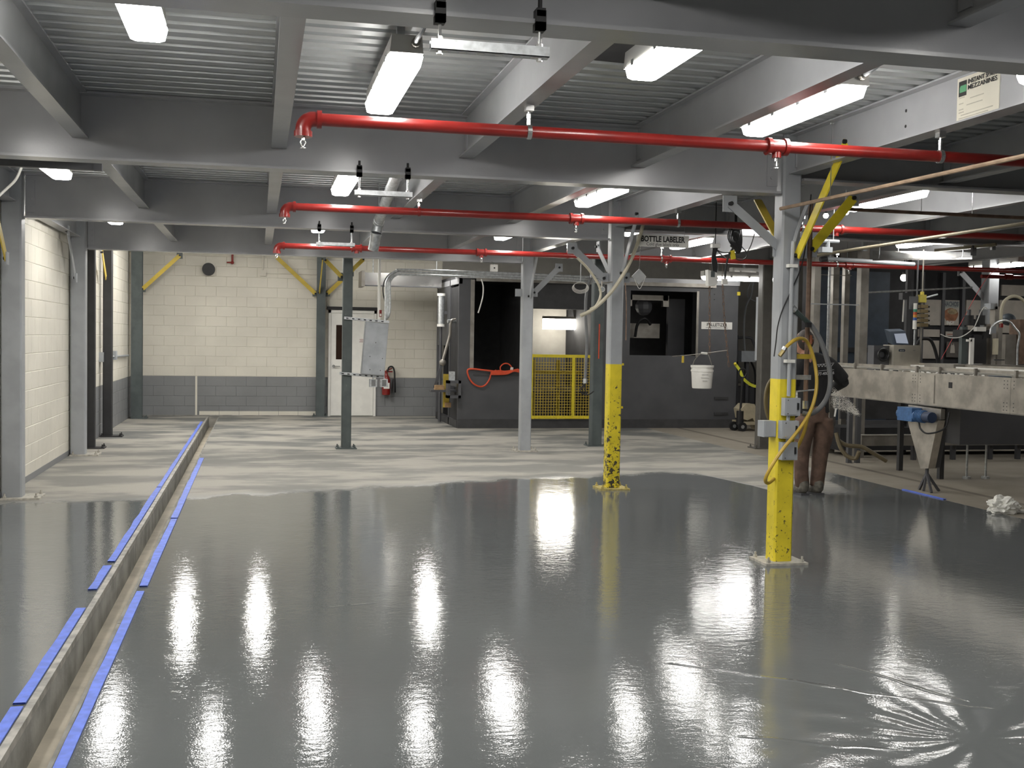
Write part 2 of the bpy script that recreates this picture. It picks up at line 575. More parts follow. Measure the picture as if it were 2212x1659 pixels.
gl = ['grey steel girder nearest the camera, across the top of the photo', 'grey steel girder meeting the yellow column with the hose, behind the nearest red pipe',
      'grey steel girder meeting the middle yellow column, behind the second red pipe', 'farthest grey steel girder, behind the third red pipe']
gr = ['grey steel girder nearest the camera, on the far side of the placard joist', 'grey steel girder running right from the yellow column with the hose',
      'shaded grey steel girder running right from the middle yellow column', 'shaded grey steel girder running right from the farthest grey column']
for j, yc in enumerate(YG):
    for side, (xa, xb), lab in ((0, (-2.24, 3.755), gl[j]), (1, (3.935, 10.25), gr[j])):
        zb = ZBR if side else ZB
        t = thing('girder', lab, 'beam', ((xa + xb) / 2, yc, zb))
        MB().ibeam('x', xa, xb, yc, zb, ZT, .17, .016, .012).build('beam', GREY, t)
        e = xb if side == 0 else xa
        s = -1 if side == 0 else 1
        for xe, ss in ((xa, 1), (xb, -1)):
            MB().box(min(xe, xe + ss * .085), max(xe, xe + ss * .085), yc - .016, yc - .006, zb + .06, ZT - .06).build('clip_plate', GREY, t)
            for zz in (.08, .15, .22):
                bolt_at((xe + ss * .05, yc - .016, zb + zz + (.04 if not side else 0)), (0, -1, 0), t)

bayname = ['above the nearest red pipe', 'above the second red pipe', 'above the farthest red pipe']
ordn = ['against the left wall', 'second from the left wall', 'third from the left wall', 'fourth from the left wall', 'fifth from the left wall', 'in line with the yellow columns',
        'first right of the yellow columns', 'second right of the yellow columns', 'third right of the yellow columns', 'fourth right of the yellow columns', 'fifth right of the yellow columns']
joists = {}
for j in range(3):
    for i, xc in enumerate(XJ):
        lab = 'grey steel joist %s, %s' % (bayname[j], ordn[i])
        if i == 5 and j == 0:
            lab = 'grey steel joist carrying the white placard, above the nearest red pipe'
        g = MB()
        e = .09 if i in (0, 5) else .0065
        g.ibeam('y', YG[j] + (e if j else .0065), YG[j + 1] - e, xc, 2.90, ZT, .10 if i not in (0, 5) else .13, .011, .008)
        t = thing('joist', lab, 'beam', (xc, (YG[j] + YG[j + 1]) / 2, 2.9))
        g.build('beam', GREY, t)
        for ye, s in ((YG[j], 1), (YG[j + 1], -1)):
            MB().box(xc - .014, xc - .004, ye + s * .015, ye + s * .10, 2.95, 3.13).build('clip_angle', GREY, t)
        joists[i, j] = t

for i, xc in enumerate(XJ[:7]):
    t = thing('joist', 'grey steel joist overhead in front of the nearest girder, ' + ordn[i], 'beam', (xc, 1.2, 2.9))
    MB().ibeam('y', -1.4, YG[0] - .0065, xc, 2.90, ZT, .10, .011, .008).build('beam', GREY, t)
    MB().box(xc - .014, xc - .004, YG[0] - .10, YG[0] - .015, 2.95, 3.13).build('clip_angle', GREY, t)

# ------------------------------------------------------------------ walls of painted block
BW, BH = .40, .20


def block_mesh(w, h, mt, name='block'):
    c = .005
    a, b = w / 2 - .0016, h / 2 - .0016
    vs = [(-a, 0, -b), (a, 0, -b), (a, 0, b), (-a, 0, b), (-a + c, -.006, -b + c), (a - c, -.006, -b + c), (a - c, -.006, b - c), (-a + c, -.006, b - c)]
    me = bpy.data.meshes.new(name)
    me.from_pydata(vs, [], [(4, 5, 6, 7), (0, 1, 5, 4), (1, 2, 6, 5), (2, 3, 7, 6), (3, 0, 4, 7)])
    me.materials.append(mt)
    return me


BLK = {}


def put_block(parent, mt, w, h, pos, rotz):
    k = (mt.name, round(w, 3), round(h, 3))
    if k not in BLK:
        BLK[k] = block_mesh(w, h, mt)
    o = bpy.data.objects.new('block', BLK[k])
    COL.objects.link(o)
    o.parent = parent
    o.location = Vector(pos) - OFF.get(parent.name, Vector())
    o.rotation_euler = (0, 0, rotz)


def block_wall(parent, a0, a1, zmax, place, rotz, mat_of, skip=lambda a, z: False):
    rows = int(round(zmax / BH))
    for r in range(rows):
        z = (r + .5) * BH
        a = a0 - (BW / 2 if r % 2 else 0)
        while a < a1 - .02:
            s, e = max(a, a0), min(a + BW, a1)
            if e - s > .05 and not skip((s + e) / 2, z):
                put_block(parent, mat_of((s + e) / 2, z), e - s, BH, place((s + e) / 2, z), rotz)
            a += BW


XL1, XL2, YW = -2.455, -2.435, 23.1
wl = struct(MB().box(-2.9, XL1, 9.4, 16.45, 0, 3.2).box(-2.9, XL1, -1.5, 9.4, 0, 3.2).build('wall_left', MORT))
block_wall(wl, 9.4, 16.4, 3.2, lambda a, z: (XL1, a, z), PI / 2, lambda a, z: CREAM)
wl2 = struct(MB().box(-2.9, XL2, 16.45, 23.3, 0, 5.0).build('wall_left', MORT))
block_wall(wl2, 16.47, 23.08, 3.4, lambda a, z: (XL2, a, z), PI / 2, lambda a, z: DADO if z < .78 else CREAM)
wb = struct(MB().box(-2.9, 3.75, YW, 23.4, 0, 5.0).build('wall_back', MORT))
DX0, DX1 = 1.40, 2.38


def low_skip(a, z):
    return z > 2.2 or (z < .2 and -1.15 < a < 1.2)


bm_of = lambda a, z: DADO if z < .78 else CREAM
block_wall(wb, -2.43, DX0, 3.2, lambda a, z: (a, YW, z), 0, bm_of, low_skip)
block_wall(wb, DX1, 3.74, 3.2, lambda a, z: (a, YW, z), 0, bm_of, low_skip)
block_wall(wb, -2.43, 3.74, 3.2, lambda a, z: (a, YW, z), 0, bm_of, lambda a, z: z < 2.2)
MB().box(-2.43, DX0, YW - .001, YW, 0, .798).box(DX1, 3.74, YW - .001, YW, 0, .798).build('dado_backing', MORTD, wb)
MB().box(XL2, XL2 + .001, 16.47, 23.08, 0, .798).build('dado_backing', MORTD, wl2)
for k in range(6):                        # unpainted foot of the lowest course
    s = -1.15 + k * .39
    put_block(wb, CREAM, .39, .10, (s + .195, YW, .05), 0)
    put_block(wb, DADO, .39, .10, (s + .195, YW, .15), 0)
MB().box(-1.225, -1.185, YW - .012, YW, 0, .8).build('unpainted_strip', CREAM, wb)
MB().box(-2.43, 3.74, YW - .013, YW, 2.395, 2.412).build('ledge_line', MORT, wb)
struct(MB().box(-2.42, -.5, YW - .02, YW, 0, .02).box(-.5, 1.38, YW - .02, YW, 0, .015).build('baseboard_back', CONC))
struct(MB().box(XL1 + .0, XL1 + .011, 9.4, 16.4, 0, .07).build('baseboard_left', DADO))
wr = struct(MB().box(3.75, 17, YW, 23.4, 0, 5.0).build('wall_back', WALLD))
struct(MB().box(16.8, 17, -1.5, 23.1, 0, 5.0).build('wall_right', pm('dark_wall', (.05, .052, .056), .7)))
struct(MB().box(XL2, XL2 + .07, 17.05, 17.3, 0, 3.4).build('trim_1', CREAM))

# door in the back wall
door = struct(MB().box(DX0, DX0 + .05, YW - .05, YW, 0, 2.18).box(DX1 - .05, DX1, YW - .05, YW, 0, 2.18).box(DX0, DX1, YW - .05, YW, 2.12, 2.18).build('door_1', WHITE))
MB().box(DX0 + .055, DX1 - .055, YW - .04, YW - .005, .012, 2.115).build('leaf', WHITE, door)
MB().box(DX0 + .155, DX0 + .30, YW - .046, YW - .0405, 1.17, 1.875).build('window_pane', pm('dark_glass', (.03, .016, .01), .12), door)
MB().box(DX0 - .03, DX1 + .02, YW - .075, YW - .012, 2.185, 2.25).build('header_bar', BLACK, door)
MB().cyl((DX0 + .11, YW - .04, 1.03), (DX0 + .11, YW - .085, 1.03), .03, 12).cyl((DX0 + .11, YW - .085, 1.03), (DX0 + .24, YW - .085, 1.025), .011, 8).build('handle', CHROME, door)
MB().box(DX0 + .62, DX0 + .75, YW - .0425, YW - .0405, 1.52, 1.60).build('notice', WPLAS, door)
for i, w in enumerate((.10, .08, .11)):
    MB().box(DX0 + .685 - w / 2, DX0 + .685 + w / 2, YW - .0435, YW - .0425, 1.58 - i * .025, 1.588 - i * .025).build('print_line', RED, door)

# ------------------------------------------------------------------ columns
def base(t, x, y, w, d, mt, ox=0.):
    x = x + ox
    MB().box(x - w / 2, x + w / 2, y - d / 2, y + d / 2, 0, .018).build('base_plate', mt, t)
    for sx_ in (-1, 1):
        for sy_ in (-1, 1):
            MB().cyl((x + sx_ * w * .40, y + sy_ * d * .38, .018), (x + sx_ * w * .40, y + sy_ * d * .38, .036), .017, 6).cyl((x + sx_ * w * .40, y + sy_ * d * .38, .03), (x + sx_ * w * .40, y + sy_ * d * .38, .06), .009, 6).build('anchor_bolt', mt, t)


def column(x, y, s, ztop, lab, paint=None, mt=GREYC, ztp=1.38, h=False, bp=(.34, .30), bmt=None, ox=0.):
    t = thing('steel_column', lab, 'column', (x, y, 0))
    sec = (lambda g, a, b: g.hcol(x, y, s, a, b)) if h else (lambda g, a, b: g.tubecol(x, y, s, a, b))
    if paint:
        sec(MB(), ztp, ztop).build('shaft', mt, t)
        o = sec(MB(), .018, ztp).build('painted_section', paint, t)
        o['label'] = 'yellow painted lower section'
    else:
        sec(MB(), .018, ztop).build('shaft', mt, t)
    base(t, x, y, bp[0], bp[1], bmt or mt, ox)
    return t


PLATE = pm('dusty_plate', (.42, .40, .35), .6, var=.25, scale=20)
PLATEY = pm('dusty_yellow_plate', (.46, .38, .13), .6, var=.3, scale=25)
C1 = column(3.845, 7.68, .15, ZT, 'grey column with yellow base, electrical boxes and yellow hose, nearest the camera', YEL, ztp=1.385, bmt=PLATE)
C2 = column(3.85, 11.78, .15, ZT, 'grey column with black-chipped yellow base, second of the yellow row', YELW, ztp=1.39, bmt=PLATEY)
C3 = column(3.84, 15.9, .16, ZT, 'plain pale grey column standing left of the yellow mesh gate', bmt=PLATE)
C4 = column(-2.345, 11.72, .19, ZT, 'wide grey column by the left wall, nearest of that row', bp=(.36, .34), bmt=PLATE, ox=.09)
C5 = column(-2.335, 15.75, .19, ZT, 'wide grey column by the left wall, just before the grey dado', bp=(.36, .34), bmt=PLATE, ox=.09)
D1 = column(1.265, 16.40, .14, 4.9, 'dark green steel column in front of the white door', mt=DKGRN, bp=(.30, .24))
D2 = column(1.24, 22.98, .17, 4.9, 'dark green steel column against the back wall left of the door', mt=DKGRN, h=True, bp=(.3, .2))
D3 = column(-2.27, 22.4, .20, 4.9, 'dark grey steel column in the back left corner', mt=DKGRN, h=True, bp=(.30, .26), ox=.05)
D4 = column(-2.31, 18.5, .14, 4.9, 'thin dark column at the left wall, third column from the back corner', mt=pm('near_black_steel', (.03, .03, .032), .5), bp=(.34, .24), ox=.06)
D5 = column(-2.30, 16.65, .11, 4.9, 'very dark narrow column close behind the second left wall column', mt=MATS['near_black_steel'], bp=(.30, .24), ox=.04)
D6 = column(5.15, 16.62, .17, 4.9, 'dark green steel column beside the yellow mesh gate', mt=DKGRN, bp=(.30, .24))
D7 = column(7.72, 16.10, .17, 4.9, 'dark brownish column left of the hose column, near the pallet jack', mt=pm('brown_grey_steel', (.10, .095, .085), .5), bp=(.34, .28))
column(11.56, 15.9, .20, 4.1, 'grey column at the far right behind the bottling machine', mt=GREYC)


def brace(lab, p0, p1, mt, w=.065, t=.012, side=(0, 0, 1), tab=(0, 1, 0), tabmt=None, ang=False, tabs=(1, 1)):
    """knee brace: flat bar or angle between two gusset plates, a bolt through each end"""
    p0, p1 = Vector(p0), Vector(p1)
    r = thing('knee_brace', lab, 'brace', p0)
    g = MB().bar(p0, p1, w, t, side)
    if ang:
        d = (p1 - p0).normalized()
        s = Vector(side)
        s = (s - d * s.dot(d)).normalized()
        n = d.cross(s)
        g.bar(p0 + s * w / 2 + n * w / 2, p1 + s * w / 2 + n * w / 2, t, w, side)
    g.build('bar', mt, r)
    nrm = Vector(tab).normalized()
    for p, on, up in ((p0, tabs[0], 1), (p1, tabs[1], -1)):
        if on:
            q = p + nrm * (t / 2 + .006)
            a = Vector((0, 0, 1))
            b = nrm.cross(a)
            g = MB().bar(q - b * .055, q + b * .055, .12, .010, a)
            g.build('gusset_plate', tabmt or mt, r)
        MB().cyl(p - nrm * .025, p + nrm * .012, .016, 8).build('bolt', BLACK, r)
    return r


FY = (0, 1, 0)
FX = (1, 0, 0)
brace('pale grey knee brace left of the hose column, under the girder', at(1578, 440, Y=7.70), at(1686, 537, Y=7.70), GREYC)
brace('yellow knee brace leaning right of the hose column, the shorter one', at(1843, 428, Y=7.72), at(1752, 538, Y=7.72), YEL, w=.075, tabmt=GREYC)
brace('yellow knee brace in front of the hose column, rising past the nearest red pipe', at(1829, 306, X=3.87), at(1722, 552, X=3.87), YEL, w=.075, tab=FX, tabmt=GREYC, tabs=(0, 0))
brace('yellow and dark angle brace behind the hose column', at(1642, 440, X=3.84), at(1686, 522, X=3.84), YELD, ang=True, tab=FX, tabs=(0, 0))
brace('pale grey knee brace left of the chipped yellow column', at(1237, 536, Y=11.80), at(1304, 601, Y=11.80), GREYC, w=.08)
brace('shaded grey brace behind the chipped yellow column', at(1290, 533, X=3.85), at(1316, 590, X=3.85), GREYC, tab=FX, tabs=(1, 1))
brace('grey flat brace in front of the chipped yellow column, beside the cream hose', at(1377, 462, X=3.86), at(1344, 590, X=3.86), GREYC, w=.075, tab=FX, tabs=(0, 0))
brace('grey knee brace right of the plain grey column', at(1208, 578, Y=15.92), at(1154, 632, Y=15.92), GREYC, w=.08)
brace('grey flat brace in front of the plain grey column', at(1160, 552, X=3.85), at(1144, 640, X=3.85), GREYC, w=.09, tab=FX, tabs=(0, 0))
brace('grey flat brace on the second left wall column', at(146, 498, X=-2.33), at(163, 600, X=-2.33), GREYC, w=.09, tab=FX, tabs=(1, 1))
brace('yellow knee brace on the nearest left wall column', at(-6, 470, X=-2.33), at(13, 558, X=-2.33), YELD, w=.09, tab=FX, tabs=(0, 1), tabmt=GREYC)
brace('yellow brace in the back left corner under the farthest girder', at(388, 552, Y=22.42), at(308, 624, Y=22.42), YELD, w=.075, tabmt=DKGRN)
brace('long yellow brace left of the back wall column by the door', at(598, 556, Y=23.0), at(681, 634, Y=23.0), YELD, w=.08, tabmt=DKGRN, tabs=(0, 1))
brace('yellow brace standing upright on the back wall column face', at(697, 560, Y=22.45), at(690, 632, Y=22.86), YELD, w=.08, tab=FX, tabs=(0, 0))
brace('yellow brace rising right from the back wall column', at(744, 600, Y=23.0), at(707, 634, Y=23.0), YELD, w=.08, tabmt=DKGRN, tabs=(0, 1))
brace('yellow brace left of the dark column before the door', at(703, 562, Y=16.42), at(738, 598, Y=16.42), YELD, w=.06, tabmt=DKGRN, tabs=(0, 1))
brace('yellow brace right of the dark column before the door', at(785, 560, Y=16.42), at(756, 588, Y=16.42), YELD, w=.06, tabmt=DKGRN, tabs=(0, 1))
brace('yellow brace on the thin dark left wall column', at(221, 545, X=-2.31), at(229, 600, X=-2.31), YELD, w=.10, tab=FX, tabs=(0, 0))
brace('grey knee brace at the far right column by the bottling machine', at(2076, 588, Y=15.92), at(2132, 650, Y=15.92), GREYC, w=.09)
t = thing('cross_strut', 'dark steel strut between left wall and second joist, under a lit fixture', 'beam', at(120, 356, Y=8.72))
p = at(120, 356, Y=8.72)
MB().bar((-2.32, 8.72, p.z), (-1.165, 8.72, p.z), .055, .05).build('bar', DARK, t)
MB().box(-1.19, -1.13, 8.69, 8.75, p.z - .03, p.z + .08).build('end_plate', DARK, t)

# ------------------------------------------------------------------ fluorescent fixtures
FL = 1.26


def make_fixture(mt):
    t = thing('ceiling_light', 'x', 'light', (0, 0, 0))
    h = FL / 2
    g = MB()
    sec = [(-.080, .060), (.080, .060), (.072, .145), (-.072, .145)]
    g.prism([(a, -h, b) for a, b in sec], (0, FL, 0))
    g.build('housing', HOUS, t)
    e = .02
    vs = []
    for yy, s in ((-h + .012, .84), (-h + .05, 1), (h - .05, 1), (h - .012, .84)):
        vs += [(-.086 * s, yy, .058), (.086 * s, yy, .058), (.074 * s, yy, .008 if s == 1 else .03), (.05 * s, yy, 0 if s == 1 else .02), (-.05 * s, yy, 0 if s == 1 else .02), (-.074 * s, yy, .008 if s == 1 else .03)]
    fs = []
    for i in range(3):
        for j in range(6):
            fs.append((i * 6 + j, i * 6 + (j + 1) % 6, (i + 1) * 6 + (j + 1) % 6, (i + 1) * 6 + j))
    fs += [tuple(range(6))[::-1], tuple(range(18, 24))]
    MB().add(vs, fs).build('diffuser', mt, t)
    for yy in (-h * .75, -h * .25, h * .25, h * .75):
        for s in (-1, 1):
            MB().box(s * .082 - .006, s * .082 + .006, yy - .02, yy + .02, .045, .075).build('clip', CHROME, t)
    for yy in (-h * .6, h * .6):
        MB().box(-.02, .02, yy - .015, yy + .015, .145, .30).build('hanger', GALV, t)
    return t


FX0 = make_fixture(LENS)
first = [True]
ZL = 2.945


def fixture(x, yfar, lab, z=None, group='fluorescent ceiling fixtures', rotz=0., long_rods=0., sy=1., lens=None):
    o = FX0 if first[0] else copy_tree(FX0)
    first[0] = False
    o.location = (x, yfar - FL * sy / 2, z or ZL)
    o.scale = (1, sy, 1)
    o.rotation_euler = (0, 0, rotz)
    o['label'] = lab
    o['group'] = group
    if lens:
        for ch in o.children:
            if ch.name.startswith('diffuser'):
                ch.data = lens_mesh(ch.data, lens)
    if long_rods:
        zt = (4.99 if yfar > 16.1 else 4.19 if x > 10.3 else ZT + .02) - o.location.z
        g = MB().cyl((0, -.4, .28), (0, -.4, zt), .008, 6).cyl((0, .4, .28), (0, .4, zt), .008, 6)
        r = g.build('hanging_rod', GALV)
        r.parent = o
    return o


LM = {}


def lens_mesh(me, mt):
    if mt.name not in LM:
        c = me.copy()
        c.materials[0] = mt
        LM[mt.name] = c
    return LM[mt.name]


fixture(-.49, 5.30, 'lit fluorescent fixture cut off by the top edge of the photo')
fixture(.68, 6.60, 'lit fluorescent fixture ending above the left part of the nearest red pipe')
fixture(1.85, 5.36, 'lit fluorescent fixture half hidden behind the nearest girder, above the nearest red pipe')
fixture(3.03, 6.58, 'long lit fluorescent fixture beside the placard joist, above the nearest red pipe')
fixture(at(2219, 186, Z=2.95).x, at(2219, 186, Z=2.95).y, 'lit fluorescent fixture at the right edge of the photo beside the white placard', sy=.72)
fixture(-1.62, 6.60, 'added fluorescent fixture outside the view, brightening the far right partition', group='fixtures out of view')
for x, yf in ((-1.62, 2.9), (.68, 2.9), (3.03, 2.9), (-.49, 1.2), (1.85, 1.2), (4.8, 2.6)):
    fixture(x, yf, 'added fluorescent fixture outside the view, brightening the far right partition', group='fixtures out of view')
fixture(-1.65, 10.25, 'lit fluorescent fixture crossed by the dark strut near the left wall')
fixture(.73, 10.50, 'lit fluorescent fixture between the nearest and second red pipes, left of the silver duct')
fixture(3.08, 10.55, 'lit fluorescent fixture between the nearest and second red pipes, left of the hose column')
fixture(-.49, 9.06, 'lit fluorescent fixture hidden above the girder', group='fixtures hidden above girders')
fixture(1.85, 9.06, 'lit fluorescent fixture hidden above the girder', group='fixtures hidden above girders')
fixture(-1.68, 14.25, 'lit fluorescent fixture peeping under the third girder, leftmost')
fixture(.72, 14.35, 'lit fluorescent fixture peeping under the third girder, above the farthest red pipe end')
fixture(3.10, 14.45, 'lit fluorescent fixture peeping under the third girder, left of the chipped yellow column')
fixture(-.49, 13.25, 'lit fluorescent fixture hidden above the girder', group='fixtures hidden above girders')
fixture(1.9, 13.25, 'lit fluorescent fixture hidden above the girder', group='fixtures hidden above girders')
for x, yf in ((-1.25, 20.9), (.03, 20.9), (3.15, 21.2), (-1.1, 18.3), (.03, 18.2), (2.9, 18.2)):  # hidden rear fixtures; the nearer row is added to brighten the back wall
    fixture(x, yf, 'unseen lit fluorescent fixture above the sanded floor, boosted to brighten the back wall', z=3.35, group='fixtures beyond the farthest girder', long_rods=1, lens=LENSR)
fixture(5.62, 9.95, 'lit fluorescent fixture right of the yellow braces of the hose column')
fixture(5.70, 14.85, 'lit fluorescent fixture right of the bottle labeler sign')
fixture(5.45, 12.75, 'lit fluorescent fixture behind the black cable coil left of the hose column')
fixture(at(2203, 571, Z=2.96).x, at(2203, 571, Z=2.96).y + 1.2, 'lit fluorescent fixture low at the right edge above the bottling machine', z=2.93, long_rods=1)
fixture(12.2, 11.5, 'added fluorescent fixture outside the view, brightening the far right partition', group='fixtures out of view', z=3.0, long_rods=1)  # pair of unseen lamps added to brighten the far right partition
fixture(14.2, 16.5, 'added fluorescent fixture outside the view, brightening the far right partition', group='fixtures out of view', z=3.0, long_rods=1)
fixture(4.42, 13.25, 'lit fluorescent fixture just behind the bottle labeler sign')
fixture(8.35, 13.4, 'lit fluorescent fixture above the control box, over the farthest red pipe')
fixture(9.55, 10.6, 'lit fluorescent fixture outside the right edge above the conveyor', group='fixtures out of view')
fixture(7.65, 17.6, 'lit fluorescent fixture before the dark machine, nearer of two by the pallet jack', z=2.66, long_rods=1, rotz=PI / 2)
fixture(8.9, 19.3, 'lit fluorescent fixture above the pallet jack, farther of two', z=2.85, long_rods=1, rotz=PI / 2)

# ------------------------------------------------------------------ red sprinkler lines
def sprinkler_line(lab, xl, xr, y, z, r, fittings, drops):
    t = thing('sprinkler_pipe', lab, 'pipe', (xl, y, z))
    xs = [xl + r * 1.6] + sorted(fittings) + [xr]
    for a, b in zip(xs[:-1], xs[1:]):
        MB().cyl((a, y, z), (b, y, z), r, 16).build('pipe', RED, t, True)
    # elbow turned down at the left end
    R_ = r * 1.6
    arc = [Vector((xl + R_ - R_ * math.sin(a), y, z - R_ + R_ * math.cos(a))) for a in [PI / 2 * i / 6 for i in range(7)]]
    g = MB().tube([(xl + R_ * 1.5, y, z)] + arc + [(xl, y, z - R_ * 1.5)], r * 1.2, 16)
    g.cyl((xl + R_ * 1.3, y, z), (xl + R_ * 1.75, y, z), r * 1.42, 16).cyl((xl, y, z - R_ * 1.2), (xl, y, z - R_ * 1.75), r * 1.4, 16)
    g.build('elbow', RED, t, True)
    head(t, xl, y, z - R_ * 1.75)
    for x in fittings:
        g = MB().cyl((x - r * 1.7, y, z), (x + r * 1.7, y, z), r * 1.22, 16).cyl((x - r * 1.9, y, z), (x - r * 1.2, y, z), r * 1.5, 16).cyl((x + r * 1.2, y, z), (x + r * 1.9, y, z), r * 1.5, 16)
        g.cyl((x, y, z), (x, y, z - r * 1.9), r * .8, 12)
        g.build('tee_coupling', RED, t, True)
        if x in drops:
            head(t, x, y, z - r * 1.9)
    return t


def head(t, x, y, z):
    g = MB().cyl((x, y, z), (x, y, z - .018), .012, 8).cyl((x, y, z - .055), (x, y, z - .058), .016, 10).cyl((x, y, z - .018), (x, y, z - .045), .004, 6)
    for s in (-1, 1):
        g.tube([(x + s * .008, y, z - .016), (x + s * .013, y, z - .03), (x + s * .004, y, z - .05), (x, y, z - .056)], .003, 5)
    g.build('sprinkler_head', CHROME, t)


PZ = [(5.82, 2.755), (9.98, 2.775), (13.85, 2.735)]
fx = lambda px, j: at(px, 500, Y=PZ[j][0]).x
sprinkler_line('long red sprinkler pipe nearest the camera', at(655, 258, Y=5.82).x, 9.6, 5.82, 2.755, .033, [at(1678, 318, Y=5.82).x, 6.6], [at(1678, 318, Y=5.82).x])
sprinkler_line('long red sprinkler pipe, second from the camera', at(615, 447, Y=9.98).x, 9.9, 9.98, 2.775, .034, [at(1245, 473, Y=9.98).x, at(1806, 496, Y=9.98).x], [at(1245, 473, Y=9.98).x])
sprinkler_line('long red sprinkler pipe farthest from the camera', at(598, 529, Y=13.85).x, 11.9, 13.85, 2.735, .034,
               [at(p, 550, Y=13.85).x for p in (770, 1040, 1440, 1835)], [at(p, 550, Y=13.85).x for p in (1040, 1440, 1835)])
t = thing('sprinkler_pipe', 'extra red pipe end behind the farthest red pipe at the right edge', 'pipe', at(2120, 597, Y=15.2))
a, b = at(2120, 597, Y=15.2), at(2240, 600, Y=15.2)
MB().cyl(a, b, .03, 12).build('pipe', RED, t, True)
MB().cyl(at(2172, 598, Y=15.2), at(2186, 598.5, Y=15.2), .045, 12).build('tee_coupling', RED, t, True)


def hanger(x, y, z, ztop, r, lab, mt=CHROME):
    t = thing('pipe_hanger', lab, 'hanger', (x, y, ztop), 'pipe hangers')
    MB().box(x - .022, x + .022, y - .022, y + .022, ztop - .035, ztop).build('beam_clamp', CHROME, t)
    MB().cyl((x, y, ztop - .02), (x, y, z + r + .02), .006, 8).cyl((x, y, ztop - .075), (x, y, ztop - .05), .012, 6).build('rod', CHROME, t)
    n = 20
    vs = []
    for xx in (x - .012, x + .012):
        for rr in (r + .001, r + .006):
            vs += [(xx, y + rr * math.cos(2 * PI * i / n), z + rr * math.sin(2 * PI * i / n)) for i in range(n)]
    fs = []
    for i in range(n):
        k = (i + 1) % n
        fs += [(i, k, n + k, n + i), (2 * n + i, 3 * n + i, 3 * n + k, 2 * n + k), (i, 2 * n + i, 2 * n + k, k), (n + i, n + k, 3 * n + k, 3 * n + i)]
    g = MB().add(vs, fs)
    g.cyl((x, y, z + r + .002), (x, y, z + r + .035), .011, 6)
    g.build('loop', mt, t)
    return t


hanger(1.40, 5.82, 2.755, 2.90, .033, 'zinc hanger on the nearest red pipe below the fourth joist')
hanger(3.87, 5.82, 2.755, 2.90, .033, 'zinc hanger on the nearest red pipe below the placard joist')
hanger(1.40, 9.98, 2.775, 2.90, .034, 'red hanger on the second red pipe left of the silver duct elbow', RED)
hanger(3.87, 9.98, 2.775, 2.90, .034, 'hanger on the second red pipe left of the hose column')
hanger(5.15, 9.98, 2.775, 2.90, .034, 'hanger on the second red pipe right of the yellow braces')
hanger(3.87, 13.85, 2.735, 2.90, .034, 'red hanger on the farthest red pipe left of the chipped yellow column', RED)
hanger(7.68, 13.85, 2.735, 2.90, .034, 'hanger on the farthest red pipe right of the hose column')
hanger(5.15, 13.85, 2.735, 2.90, .034, 'hanger on the farthest red pipe under the bottle labeler sign')


# ------------------------------------------------------------------ strut trapezes clamped to the girders
def trapeze(x0, x1, y, z, lab):
    zf = ZB + .016
    t = thing('strut_trapeze', lab, 'hanger', ((x0 + x1) / 2, y, z))
    w, hgt = .041, .036
    g = MB()
    g.box(x0 - .02, x1 + .02, y - w / 2, y - w / 2 + .003, z, z + hgt).box(x0 - .02, x1 + .02, y + w / 2 - .003, y + w / 2, z, z + hgt).box(x0 - .02, x1 + .02, y - w / 2, y + w / 2, z, z + .003)
    g.build('strut_channel', GALV, t)
    n = 6
    for i in range(n):
        xx = x0 + .03 + (x1 - x0 - .06) * i / (n - 1)
        MB().box(xx - .012, xx + .012, y - .006, y + .006, z - .0015, z).build('slot', WHITE, t)
    for x in (x0 + .012, x1 - .012):
        MB().cyl((x, y, z - .006), (x, y, zf - .02), .006, 8).cyl((x, y, z - .012), (x, y, z + .0), .011, 6).cyl((x, y, z + hgt), (x, y, z + hgt + .012), .012, 6).build('threaded_rod', CHROME, t)
        g = MB().box(x - .018, x + .018, y - .022, y + .030, zf - .045, zf - .018).box(x - .018, x + .018, y - .022, y - .004, zf - .045, zf + .022).box(x - .016, x + .016, y - .022, y + .03, zf + .001, zf + .03)
        g.cyl((x, y, zf + .02), (x, y, zf + .062), .008, 6)
        g.build('beam_clamp', BLACK, t)
    return t


yc = YG[0] - .095
a, b = at(942, 100, Y=yc), at(1172, 119, Y=yc)
trapeze(a.x, b.x, yc, a.z - .014, 'strut trapeze hanging from the nearest girder at the top of the photo')
yc = YG[1] - .095
trapeze(at(772, 414, Y=yc).x, at(884, 418, Y=yc).x, yc, 2.60, 'strut trapeze below the second girder, left of the silver duct')
yc = YG[2] - .095
trapeze(at(687, 525, Y=yc).x, at(762, 528, Y=yc).x, yc, 2.58, 'strut trapeze below the third girder, behind the farthest red pipe end')

# silver round duct with a turned-down end
t = thing('round_duct', 'silver round sheet metal duct with elbow hanging left of centre', 'duct', at(814, 484, Y=11.2))
pa, pb, pc = at(858, 374, Y=9.8), at(818, 478, Y=11.25), at(806, 540, Y=11.35)
MB().cyl(pa, pb, .052, 16).build('pipe', GALV, t, True)
mid = [pb, pb + (pb - pa).normalized() * .05 + Vector((0, 0, -.02)), pc + (pb - pc).normalized() * .18]
MB().curve([pb - (pb - pa).normalized() * .06] + mid, .055, 16, 5).build('elbow', GALV, t, True)
MB().cyl(mid[2], pc, .053, 16).cyl(mid[2], mid[2] + (pc - mid[2]) * .1, .058, 16).build('end_spout', GALV, t, True)

for q_ in (pa.lerp(pb, .3), pb):
    MB().cyl((q_.x, q_.y, q_.z), (q_.x, q_.y, ZT + .01), .005, 6).cyl((q_.x, q_.y - .012, q_.z), (q_.x, q_.y + .012, q_.z), .056, 16).build('strap', GALV, t)

